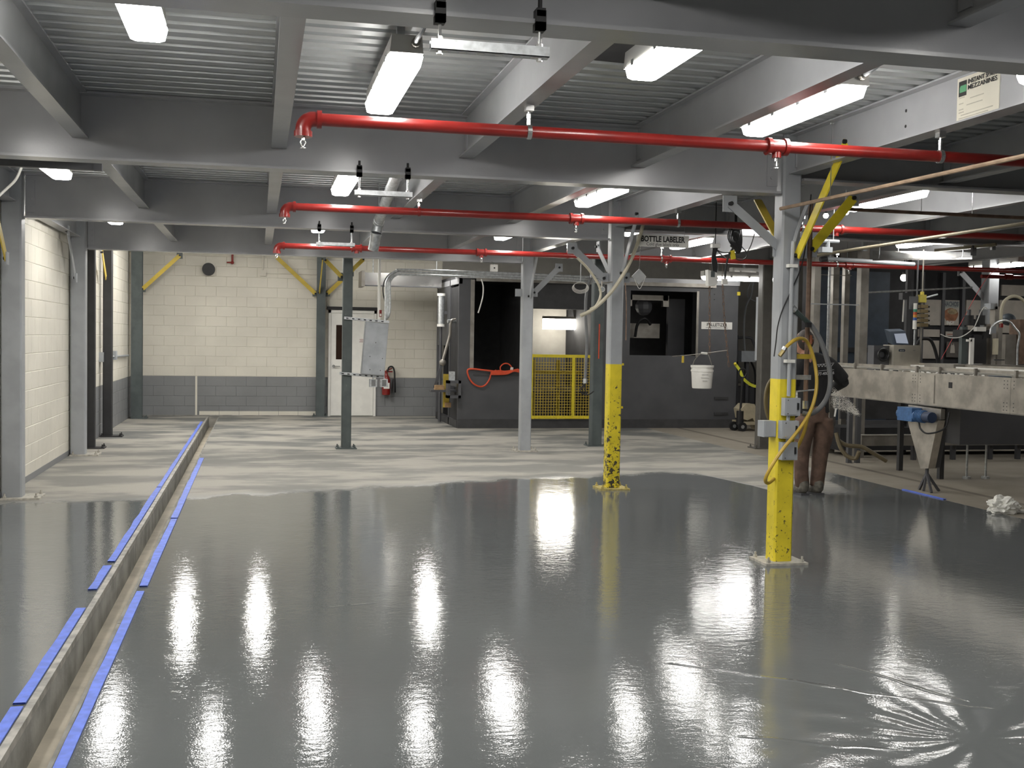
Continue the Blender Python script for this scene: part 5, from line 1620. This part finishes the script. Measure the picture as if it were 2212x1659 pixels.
MB().box(at(1958, 640, Y=15.1).x, at(1966, 640, Y=15.1).x, 15.08, 15.14, 0, 4.2).build('dark_post', DARK, t)

# ------------------------------------------------------------------ framework, enclosures and partition behind
t = thing('packing_frame', 'tall stainless post frame behind the worker', 'frame', at(1868, 780, Y=14.6))
for px, w_, y_, mt in ((1866, .125, 14.6, STEELD), (1804, .10, 15.3, STEELD), (1828, .085, 15.6, STEELD), (1764, .10, 14.9, STEELD), (1790, .03, 15.0, GALV)):
    x = at(px, 700, Y=y_).x
    MB().box(x - w_ / 2, x + w_ / 2, y_, y_ + w_, 0, 3.1).build('post', mt, t)
a, b = at(1752, 655, Y=14.6), at(1856, 660, Y=14.6)
MB().box(a.x, b.x, 14.6, 14.64, b.z, a.z).build('rail', GREYC, t)
a, b = at(1752, 592, Y=15.3), at(1840, 596, Y=15.3)
MB().box(a.x, b.x, 15.3, 15.34, b.z, a.z).build('rail', STEELD, t)
MB().box(a.x, b.x + .4, 15.3, 15.4, 2.9, 3.05).build('rail', STEELD, t)
t = thing('navy_enclosure', 'dark navy machine enclosure behind the stainless posts', 'machine', (10.6, 17.2, 0))
for px0, px1 in ((1758, 1800), (1800, 1850), (1850, 1922)):
    a, b = at(px0, 700, Y=17.2), at(px1, 700, Y=17.2)
    MB().box(a.x + .02, b.x - .02, 17.2, 17.25, .3, 2.9).build('panel', NAVY, t)
a, b = at(1756, 700, Y=17.2), at(1975, 700, Y=17.2)
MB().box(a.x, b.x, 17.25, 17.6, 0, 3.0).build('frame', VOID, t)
MB().box(a.x, b.x, 17.16, 17.2, 1.52, 1.60).build('mid_rail', VOID, t)
MB().box(a.x, b.x, 17.14, 17.2, .25, .36).build('low_rail', DARK, t)
YQ = 18.2
t = thing('partition', 'dark framed partition with pale panels at the far right', 'partition', (13.2, YQ, 0))
x0, x1 = at(1975, 700, Y=YQ).x, 16.7
MB().box(x0, x1, YQ + .04, YQ + .1, 0, 3.3).build('frame', VOID, t)
PALE = pm('pale_panel', (.42, .385, .335), .6, var=.08)
for i, (a0, b0, a1, b1) in enumerate(((1998, 647, 2032, 703), (2088, 648, 2130, 690), (2160, 648, 2215, 693), (2165, 615, 2215, 640), (1985, 711, 2030, 728), (1985, 735, 2028, 775), (2090, 703, 2102, 740), (2160, 700, 2215, 720))):
    a, b = at(a0, b0, Y=YQ), at(a1, b1, Y=YQ)
    MB().box(a.x, b.x, YQ, YQ + .04, b.z, a.z).build('pale_panel', PALE, t)
a, b = at(2140, 628, Y=YQ), at(2215, 640, Y=YQ)
for px in (1990, 2035, 2078, 2135):
    x = at(px, 700, Y=YQ).x
    MB().box(x - .03, x + .03, YQ - .03, YQ + .04, 0, 3.0).build('mullion', DARK, t)
a, b = at(2036, 648, Y=YQ - .02), at(2071, 703, Y=YQ - .02)
po = thing('poster', 'food poster with brown picture and ENJOY at the foot, far right', 'poster', ((a.x + b.x) / 2, YQ - .02, b.z))
MB().box(a.x, b.x, YQ - .02, YQ - .005, b.z, a.z).build('sheet', PALE, po)
w_, h_ = b.x - a.x, a.z - b.z
MB().box(a.x, b.x, YQ - .0215, YQ - .02, b.z + h_ * .70, a.z - h_ * .04).build('title_band', pm('grey_green_print', (.30, .32, .29), .6), po)
text_mesh('NACHOS', .12, (a.x + w_ * .5, YQ - .022, b.z + h_ * .84), (1, 0, 0), (0, 0, 1), pm('slate_print', (.10, .11, .13), .6), 'title', po, bold=.004, width=w_ * .85)
pts = [(a.x + w_ * (.52 + .42 * math.cos(k) * (1 + .08 * math.sin(3 * k))), YQ - .0205, b.z + h_ * (.40 + .29 * math.sin(k))) for k in [2 * PI * i / 18 for i in range(18)]]
MB().prism(pts, (0, -.001, 0)).build('picture', pm('brown_food_print', (.24, .10, .045), .6, var=.35, scale=9), po)
pts = [(a.x + w_ * (.60 + .30 * math.cos(k)), YQ - .0218, b.z + h_ * (.55 + .12 * math.sin(k))) for k in [2 * PI * i / 14 for i in range(14)]]
MB().prism(pts, (0, -.001, 0)).build('picture', pm('tan_food_print', (.30, .23, .13), .6, var=.3, scale=12), po)
text_mesh('ENJOY', .09, (a.x + w_ * .5, YQ - .0235, b.z + h_ * .10), (1, 0, 0), (0, 0, 1), WHITE, 'title', po, bold=.003, width=w_ * .45)
a, b = at(2043, 716, Y=YQ - .02), at(2066, 727, Y=YQ - .02)
po = thing('notice', 'small pale notice below the food poster', 'notice', a)
MB().box(a.x, b.x, YQ - .02, YQ - .005, b.z, a.z).build('sheet', PALE, po)
MB().box(a.x + .03, b.x - .03, YQ - .022, YQ - .02, b.z + .03, b.z + .045).build('print_line', pm('dull_red_print', (.34, .13, .1), .6), po)
a, b = at(2045, 738, Y=YQ - .02), at(2070, 772, Y=YQ - .02)
po = thing('dark_poster', 'dark poster with a pale bottle figure below the small notice', 'poster', a)
MB().box(a.x, b.x, YQ - .02, YQ - .005, b.z, a.z).build('sheet', pm('dark_print', (.09, .08, .07), .6), po)
cx = (a.x + b.x) / 2
MB().prism([(cx - .05, YQ - .021, b.z + .08), (cx + .05, YQ - .021, b.z + .08), (cx + .04, YQ - .021, b.z + .2), (cx + .015, YQ - .021, b.z + .27), (cx + .015, YQ - .021, a.z - .06), (cx - .015, YQ - .021, a.z - .06), (cx - .015, YQ - .021, b.z + .27), (cx - .04, YQ - .021, b.z + .2)], (0, -.001, 0)).build('figure', PALE, po)

# bottling machine at the right edge
YF = 11.9
t = thing('bottling_machine', 'crowded bottling machine with black motors behind the conveyor at right', 'machine', at(2140, 785, Y=YF))
bx = lambda a0, b0, a1, b1, y0, dy, nm, mt: MB().box(at(a0, b0, Y=y0).x, at(a1, b1, Y=y0).x, y0, y0 + dy, at(a1, b1, Y=y0).z, at(a0, b0, Y=y0).z).build(nm, mt, t)
bx(2060, 787, 2240, 800, YF - .1, .6, 'deck', STEELD)
bx(2078, 800, 2240, 960, YF, .5, 'cabinet', DARK)
bx(2079, 706, 2088, 790, YF + .1, .06, 'post', DKGRN)
bx(2097, 730, 2103, 788, YF - .05, .03, 'white_post', WPLAS)
bx(2090, 733, 2100, 738, YF - .05, .03, 'white_arm', WPLAS)
bx(2104, 724, 2130, 786, YF + .05, .2, 'black_housing', BLACK)
bx(2080, 712, 2140, 730, YF + .08, .2, 'head_plate', BLACK)
bx(2131, 700, 2137, 788, YF + .1, .05, 'post', STEELD)
bx(2150, 731, 2156, 766, YF - .02, .05, 'sight_tube', CHOSE)
bx(2143, 720, 2150, 788, YF + .05, .05, 'post', STEELD)
bx(2157, 700, 2163, 788, YF + .05, .04, 'post', STEELD)
bx(2173, 722, 2200, 787, YF + .15, .15, 'back_plate', STEELD)
bx(2204, 690, 2225, 787, YF + .1, .2, 'side_column', RUST)
bx(2110, 706, 2130, 716, YF + .02, .06, 'white_label', WPLAS)
bx(2150, 662, 2160, 705, YF + .2, .1, 'bracket_post', STEELD)
bx(2140, 655, 2155, 668, YF + .2, .12, 'bracket', GBOX)
for px, py in ((2093, 690), (2118, 690)):
    c = at(px, py, Y=YF + .15)
    MB().cyl((c.x, YF + .15, c.z - .07), (c.x, YF + .15, c.z + .05), .055, 12).build('motor', BLACK, t, True)
    MB().cyl((c.x, YF + .15, c.z + .05), (c.x, YF + .15, c.z + .12), .022, 8).build('shaft', DARK, t)
c = at(2178, 690, Y=YF + .4)
MB().ball(c, .085, 12, 8, (1.1, 1, .9)).build('round_housing', pm('slate_blue', (.05, .065, .08), .5), t, True)
c = at(2163, 704, Y=YF)
MB().cyl((c.x, YF, c.z - .02), (c.x, YF, c.z + .03), .022, 8).build('red_knob', RED, t)
MB().curve([at(a, b, Y=YF + .1) for a, b in ((2162, 720), (2162, 690), (2164, 665), (2172, 648), (2188, 640), (2204, 644), (2216, 658), (2222, 690))], .020, 8).build('cream_hose', CHOSE, t, True)
MB().curve([at(a, b, Y=YF - .03) for a, b in ((2139, 722), (2142, 708), (2152, 697), (2168, 692), (2182, 696), (2192, 708), (2202, 723), (2198, 750), (2197, 790))], .013, 8).build('grey_hose', GALV, t, True)
MB().curve([at(a, b, Y=YF) for a, b in ((2032, 722), (2050, 729), (2075, 728), (2100, 712), (2110, 695), (2118, 675), (2126, 664), (2132, 666))], .006, 6).build('white_lead', WPLAS, t)
bx(2148, 776, 2170, 779, YF - .2, .02, 'lever', CHROME)
o = tag(MB().curve([at(a, b, Y=13.5) for a, b in ((2160, 575), (2127, 607), (2080, 690), (2050, 745), (2033, 776))], .004, 5).build('cord', pm('red_string', (.42, .05, .05), .6)), 'thin red cord slanting down from the farthest red pipe at right', 'cord')

# under and behind the conveyor
t = thing('lower_conveyor', 'low dark conveyor line in the shade behind the pedestal', 'conveyor', (9.5, 14, 0))
a, b = at(1862, 939, Y=14.2), at(2240, 960, Y=14.2)
MB().box(a.x, 13.2, 14.2, 14.26, a.z - .16, a.z - .012).build('side_panel', STEELD, t)
MB().box(a.x - .02, 13.2, 14.19, 14.27, a.z - .012, a.z).build('top_edge', pm('bright_edge', (.62, .6, .55), .35, .5), t)
MB().box(8.4, 13.2, 14.9, 15.5, .08, .42).build('base', VOID, t)
MB().box(8.4, 13.2, 14.9, 14.94, .55, .95).build('back_panel', DARKP, t)
MB().box(8.4, 13.2, 14.86, 14.9, .95, 1.0).build('rail', STEELD, t)
for px in (1836, 1854):
    x = at(px, 930, Y=14.0).x
    MB().box(x - .03, x + .03, 13.98, 14.04, 0, .98).build('post', DARK, t)
for px in (1975, 2060, 2140, 2200):
    x = at(px, 950, Y=14.3).x
    MB().box(x - .03, x + .03, 14.28, 14.34, 0, a.z - .1).build('leg', DARK, t)
for px in (2091, 2132):
    x = at(px, 930, Y=12.2).x
    MB().cyl((x, 12.2, .03), (x, 12.2, .75), .014, 8).cyl((x, 12.2, 0), (x, 12.2, .03), .05, 10).build('levelling_leg', GALV, t)
MB().box(8.9, 10.8, 12.15, 12.25, .70, .78).build('cross_member', DARK, t)
t = thing('suction_hose', 'brown hoses lying on the floor behind the worker', 'hose', at(1880, 985, Y=13.2))
for pts in (((1808, 950), (1830, 962), (1860, 965), (1880, 975), (1915, 996)), ((1806, 935), (1815, 965), (1830, 985), (1848, 990), (1856, 975))):
    MB().curve([at(a, b, Y=13.3 - .2 * i / 4) for i, (a, b) in enumerate(pts)], .028, 8).build('hose', pm('brown_hose', (.13, .105, .06), .5), t, True)
t = thing('scrub_brush', 'bushy tan brush lying in the shade under the conveyor at right', 'brush', at(2175, 950, Y=12.0))
g = MB()
random.seed(11)
for k in range(26):
    u = k / 25
    q = at(2157 + 38 * u, 956 - 16 * u, Y=12.0)
    g.ball(q + Vector((random.uniform(-.02, .02), random.uniform(-.03, .03), random.uniform(-.02, .02))), random.uniform(.016, .030), 7, 5)
g.build('bristles', pm('tan_bristle', (.40, .33, .19), .8, var=.3, scale=40), t)
q = at(2157, 956, Y=12.0)
MB().cyl(q, at(2200, 938, Y=12.0), .01, 6).build('handle', WOOD, t)

# crumpled white rag at the edge of the resin
bm = bmesh.new()
bmesh.ops.create_icosphere(bm, subdivisions=4, radius=1)
random.seed(5)
ph = [(Vector((random.uniform(-1, 1), random.uniform(-1, 1), random.uniform(-1, 1))).normalized(), random.uniform(3, 11), random.uniform(0, 6)) for _ in range(16)]
for v in bm.verts:
    n = v.co.normalized()
    k = 1 + sum(.07 * abs(math.sin(n.dot(d_) * f_ + p_)) * 2 - .07 for d_, f_, p_ in ph)
    v.co = Vector((n.x * .115 * k, n.y * .09 * k, max(-.055, n.z * .075 * k) + .056))
me = bpy.data.meshes.new('rag')
bm.to_mesh(me)
bm.free()
me.materials.append(WHITE)
rag = bpy.data.objects.new('rag', me)
COL.objects.link(rag)
q = at(2166, 1108, Z=0)
rag.location = (q.x, q.y, .001)
tag(rag, 'crumpled white rag on the bare floor at the right edge', 'rag')
tag(MB().prism([(q.x + .10, q.y - .02, .002), (q.x + .34, q.y - .03, .002), (q.x + .36, q.y + .03, .002), (q.x + .12, q.y + .04, .002)], (0, 0, .022)).build('cloth_strip', WHITE), 'flat end of white cloth trailing right of the crumpled rag', 'rag')

# ------------------------------------------------------------------ clutter overhead at the right
t = thing('overhead_conveyor', 'overhead stainless trough with dark hangers at the right under the deck', 'conveyor', at(1990, 548, Y=12.4))
a, b = at(1885, 546, Y=12.6), at(2075, 560, Y=11.6)
MB().prism([at(1885, 545, Y=12.6), at(2100, 548, Y=12.6), at(2100, 560, Y=12.0), at(1885, 563, Y=12.0)], (0, 0, .02)).build('trough', pm('polished_trough', (.55, .54, .52), .22, .9), t)
c0, c1 = at(2020, 541, Y=12.2), at(2152, 528, Y=11.6)
MB().bar(c0, c1, .035, .05).build('side_rail', pm('olive_pipe', (.20, .175, .12), .5, .2), t)
for px, p0, p1 in ((2105, 520, 552), (2147, 508, 540)):
    q0, q1 = at(px, p0, Y=11.8), at(px, p1, Y=11.8)
    MB().box(q0.x - .025, q0.x + .025, 11.79, 11.83, q1.z, ZB + .3).build('hanger', BLACK, t)
for px, p1, mt in ((1869, 542, GREYC), (1906, 530, GREYC)):
    q = at(px, p1, Y=12.9)
    MB().box(q.x - .028, q.x + .028, 12.9, 12.95, q.z, ZT).build('drop_channel', mt, t)
for px in (1900, 2080):
    q = at(px, 550, Y=12.3)
    MB().cyl((q.x, 12.3, q.z + .0), (q.x, 12.3, ZT), .006, 6).build('rod', GALV, t)
t = thing('white_tube', 'fat pale tube lying along the farthest red pipe at right', 'pipe', at(1880, 564, Y=13.4))
MB().cyl(at(1786, 559, Y=13.4), at(1975, 571, Y=13.4), .028, 12).build('tube', GBOX, t, True)
MB().cyl(at(1772, 561, Y=13.4), at(1786, 559, Y=13.4), .034, 12).build('end_cap', BLACK, t, True)
for px in (1830, 1940):
    q = at(px, 563, Y=13.4)
    MB().cyl((q.x, 13.4, q.z), (q.x, 13.4, ZT), .004, 5).build('wire', CHROME, t)
labs = ['small bright bulb between the two yellow braces right of the hose column', 'small bright bulb beside the second yellow brace', 'round bright bulb in the dark above the signal tower']
for (px, py, y_, r_), lab in zip(((1784, 466, 11.0, .028), (1828, 459, 10.6, .026), (1953, 600, 15.5, .055)), labs):
    q = at(px, py, Y=y_)
    t = thing('bulb_lamp', lab, 'lamp', q)
    MB().ball(q, r_, 12, 8).build('bulb', LENSD, t, True)
    MB().cyl(q + Vector((0, 0, r_ * .8)), (q.x, q.y, min(4.2, ZT) if q.y < 15.9 and q.x < 10.2 else 4.2), .008, 6).build('cord', BLACK, t)
    MB().cyl(q + Vector((0, 0, r_ * .7)), q + Vector((0, 0, r_ * 1.6)), r_ * .5, 10).build('socket', BLACK, t)
t = thing('pull_valve', 'pale grey valve and short pipe beside the right yellow brace', 'valve', at(1790, 520, Y=9.9))
MB().cyl(at(1737, 518, Y=9.9), at(1812, 522, Y=9.9), .018, 8).build('pipe', GBOX, t, True)
q = at(1784, 541, Y=9.9)
MB().box(q.x - .06, q.x + .05, 9.86, 9.94, q.z - .02, q.z + .03).cyl((q.x + .02, 9.9, q.z), (q.x + .02, 9.9, q.z + .1), .02, 8).build('valve_body', GBOX, t)
MB().cyl(at(1800, 521, Y=9.9), (at(1800, 521, Y=9.9).x, 9.9, ZT), .006, 5).build('rod', GALV, t)

# ------------------------------------------------------------------ the worker, seen from behind
YW_ = 11.10
wk = thing('person', 'person in black printed shirt and brown trousers, seen from behind, head bowed', 'person', at(1752, 1070, Z=0))
A = lambda px, py, dy=0: at(px, py, Y=YW_ + dy)


def limb(g, pts, radii, n=12, flat=None, seg=4):
    """swept limb with tapering radius; flat = (x, y) squash of the section in world axes"""
    P_ = spline([Vector(p) for p in pts], seg)
    k = len(P_)
    R_ = []
    m_ = len(radii) - 1
    for i in range(k):
        u = i / (k - 1) * m_
        j = min(int(u), m_ - 1)
        R_.append(radii[j] + (radii[j + 1] - radii[j]) * (u - j))
    o = len(g.v)
    d0 = (P_[1] - P_[0]).normalized()
    s = Vector((1, 0, 0)) if abs(d0.x) < .8 else Vector((0, 0, 1))
    for i, p in enumerate(P_):
        d = (P_[min(i + 1, k - 1)] - P_[max(i - 1, 0)]).normalized()
        s = (s - d * s.dot(d)).normalized()
        q = d.cross(s)
        for j in range(n):
            a = 2 * PI * j / n
            e = (s * math.cos(a) + q * math.sin(a)) * R_[i]
            if flat:
                e = Vector((e.x * flat[0], e.y * flat[1], e.z))
            g.v.append(tuple(p + e))
    for i in range(k - 1):
        for j in range(n):
            g.f.append((o + i * n + j, o + i * n + (j + 1) % n, o + (i + 1) * n + (j + 1) % n, o + (i + 1) * n + j))
    g.f += [tuple(o + j for j in range(n))[::-1], tuple(o + (k - 1) * n + j for j in range(n))]
    return g


def fused(o, size, smooth=4):
    """run separate swept volumes together into one continuous skin"""
    r = o.modifiers.new('fuse', 'REMESH')
    r.mode = 'VOXEL'
    r.voxel_size = size
    r.use_smooth_shade = True
    s = o.modifiers.new('smooth', 'SMOOTH')
    s.factor = .5
    s.iterations = smooth
    return o


hip, chest, neck = A(1757, 890), A(1758, 805), A(1744, 774)
hd = A(1735, 740, .03)
shl, shr = A(1727, 788), A(1789, 790)
elr, har = A(1822, 822, -.03), A(1792, 846, .26)
ell, hal = A(1711, 832, .02), A(1727, 830, .24)
hpl, hpr = A(1743, 900), A(1772, 900)
knl, knr = A(1732, 975, .02), A(1772, 975, .01)
anl, anr = A(1732, 1048), A(1764, 1048)
body = MB()
limb(body, [hip, A(1757, 850), chest, A(1752, 782)], [.13, .12, .15, .09], flat=(1.15, .72))
limb(body, [A(1748, 785), neck, A(1740, 758, .02)], [.075, .062, .058])
body.ball(hd + Vector((0, 0, .012)), .098, 16, 12, (.80, 1.0, 1.18))
limb(body, [hd + Vector((0, .02, -.05)), hd + Vector((-.02, .055, -.105))], [.07, .048])
limb(body, [hd + Vector((-.035, .085, .02)), hd + Vector((-.045, .118, -.025)), hd + Vector((-.042, .10, -.035))], [.012, .017, .012], n=8)
for s in (-1, 1):
    body.ball(hd + Vector((s * .079, .0, -.015)), .034, 8, 7, (.32, .75, 1))
    body.ball(hd + Vector((s * .032 - .03, .088, .02)), .016, 8, 6)
limb(body, [hd + Vector((-.055, .088, -.07)), hd + Vector((-.01, .092, -.07))], [.010, .010], n=6)
for sh, el, ha, s in ((shl, ell, hal, 1), (shr, elr, har, -1)):
    limb(body, [chest + Vector((0, 0, .06)), sh, el], [.08, .055, .042])
    limb(body, [el, el.lerp(ha, .5), ha], [.042, .040, .028])
    d = (ha - el).normalized()
    side = Vector((s, 0, 0))
    pc_ = ha + d * .05
    limb(body, [ha, pc_, ha + d * .10], [.026, .036, .034], flat=(1, .8))
    for k, ln in enumerate((.060, .072, .070, .055)):
        b0 = ha + d * .095 + Vector((0, 0, (k - 1.5) * .019))
        limb(body, [b0, b0 + d * ln * .6, b0 + d * ln * .75 + side * ln * .5], [.0105, .010, .008], n=7, seg=3)
    limb(body, [ha + d * .03 + Vector((0, 0, .03)), ha + d * .07 + Vector((0, 0, .055)), ha + d * .10 + Vector((0, 0, .052)) + side * .02], [.013, .012, .009], n=7, seg=3)
for h_, k_, a_ in ((hpl, knl, anl), (hpr, knr, anr)):
    limb(body, [hip, h_, k_, a_, (a_.x, a_.y, .05)], [.10, .08, .055, .042, .042])
fused(body.build('body', SKIN, wk), .009, 3)

hair = MB()
hair.ball(hd + Vector((.010, -.030, .026)), .108, 16, 12, (.86, .95, 1.10))
limb(hair, [hd + Vector((.004, -.055, .03)), hd + Vector((.004, -.072, -.035)), hd + Vector((0, -.06, -.075))], [.055, .048, .035], flat=(1.25, .8))
fused(hair.build('hair', HAIR, wk), .010, 2)

sh = MB()
limb(sh, [A(1757, 893), A(1757, 868), A(1758, 830), A(1758, 800), A(1756, 783), A(1748, 773)], [.185, .178, .182, .188, .150, .085], n=18, flat=(1.0, .70))
limb(sh, [A(1740, 783), shl, A(1716, 812, .0), ell], [.11, .095, .078, .070])
limb(sh, [ell, ell.lerp(hal, .5), ell.lerp(hal, .88)], [.068, .058, .047])
limb(sh, [A(1772, 786), shr, A(1808, 806, -.02), elr], [.115, .100, .085, .078])
limb(sh, [elr, elr.lerp(har, .5), elr.lerp(har, .88)], [.076, .060, .048])
fused(sh.build('shirt', SHIRT, wk), .014, 5)
tr_ = MB()
limb(tr_, [A(1757, 874), A(1757, 890), A(1757, 912)], [.172, .176, .16], n=18, flat=(1.0, .74))
limb(tr_, [A(1741, 905), A(1736, 940), knl, A(1731, 1015), A(1733, 1052)], [.118, .105, .088, .078, .080])
limb(tr_, [A(1776, 905), A(1778, 940), knr, A(1768, 1015), A(1764, 1050)], [.122, .112, .092, .080, .080])
fused(tr_.build('trousers', BROWNC, wk), .014, 4)
for nm, c, dx in (('boot', anl, -.035), ('boot', anr, -.01)):
    b_ = MB()
    limb(b_, [(c.x, c.y - .02, .15), (c.x, c.y - .03, .075), (c.x + dx, c.y + .04, .055), (c.x + dx * 2, c.y + .16, .045)], [.062, .062, .058, .046], flat=(1, 1))
    g = b_
    o = fused(g.build(nm, BOOT, wk), .010, 3)
    MB().prism([(c.x - .05, c.y - .085, 0), (c.x + .05, c.y - .085, 0), (c.x + .055 + dx, c.y + .08, 0), (c.x + .04 + dx * 2, c.y + .20, 0), (c.x - .04 + dx * 2, c.y + .20, 0), (c.x - .055 + dx, c.y + .08, 0)], (0, 0, .024)).build('sole', DARK, o)
# print across the shoulders
yb_ = YW_ - .152
q = A(1768, 792)
pts = [(q.x - .09 + .012 * k, yb_ - .003 - .0003 * k, q.z + .012 + .008 * (k / 15) + (.016 if k % 3 == 0 else -.012 if k % 3 == 1 else .004)) for k in range(16)]
MB().curve(pts, .0028, 4, 3).build('back_print', TXTW, wk)
for z, s_, tx, w_, mt in ((A(1768, 806).z, .045, '077-4005-06', .21, TXTW),):
    text_mesh(tx, s_, (q.x, yb_, z), Vector((1, -.03, .10)), (0, 0, 1), mt, 'back_print', wk, bold=.0008, width=w_)
for z in (A(1768, 785).z, A(1768, 799).z):
    MB().bar((q.x - .10, yb_ - .002, z - .010), (q.x + .10, yb_ - .006, z + .010), .004, .002).build('back_print', TXTW, wk)
MB().cyl(A(1806, 882, -.1), A(1803, 900, -.1), .010, 7).build('pocket_tape', WHITE, wk)
# pail held in front at the left
q = A(1716, 886, .16)
zt = A(1716, 845, .16).z
t = thing('hand_pail', 'white pail held by the worker, half hidden by the hose column', 'pail', (q.x, q.y, q.z))
MB().lathe([(.105, 0), (.112, .02), (.125, (zt - q.z) * .8), (.135, (zt - q.z) * .82), (.135, zt - q.z), (.120, zt - q.z), (.10, .02), (.01, .018)], q, 24).build('bucket', WHITE, t, True)
MB().curve([(q.x - .12, q.y, zt - .03), (q.x - .07, q.y + .01, zt + .07), (hal.x, hal.y + .04, hal.z - .02), (q.x + .10, q.y + .01, zt + .05), (q.x + .12, q.y, zt - .03)], .006, 6).build('bail', STEELD, t)
# sand flung from the right hand
random.seed(21)
g = MB()
for k in range(2600):
    u = random.random() ** 1.25
    v = random.random()
    top = (1799 + 58 * u, 838 + 40 * u ** 1.1 + 18 * u ** 3)
    bot = (1799 + 52 * u, 880 + 14 * u)
    px, py = top[0] * (1 - v) + bot[0] * v, top[1] * (1 - v) + bot[1] * v
    c = A(px + random.gauss(0, 2.2), py + random.gauss(0, 2.2), random.gauss(.05, .06))
    r_ = random.uniform(.0014, .0028)
    g.add([c + Vector((r_, 0, -r_)), c + Vector((-r_, r_, -r_)), c + Vector((-r_, -r_, -r_)), c + Vector((0, 0, r_))], [(0, 2, 1), (0, 1, 3), (1, 2, 3), (2, 0, 3)])
o = tag(g.build('sand_spray', pm('silica_sand', (.80, .78, .72), .7)), 'pale sand flung in an arc from the right side of the worker', 'sand')
o['kind'] = 'stuff'
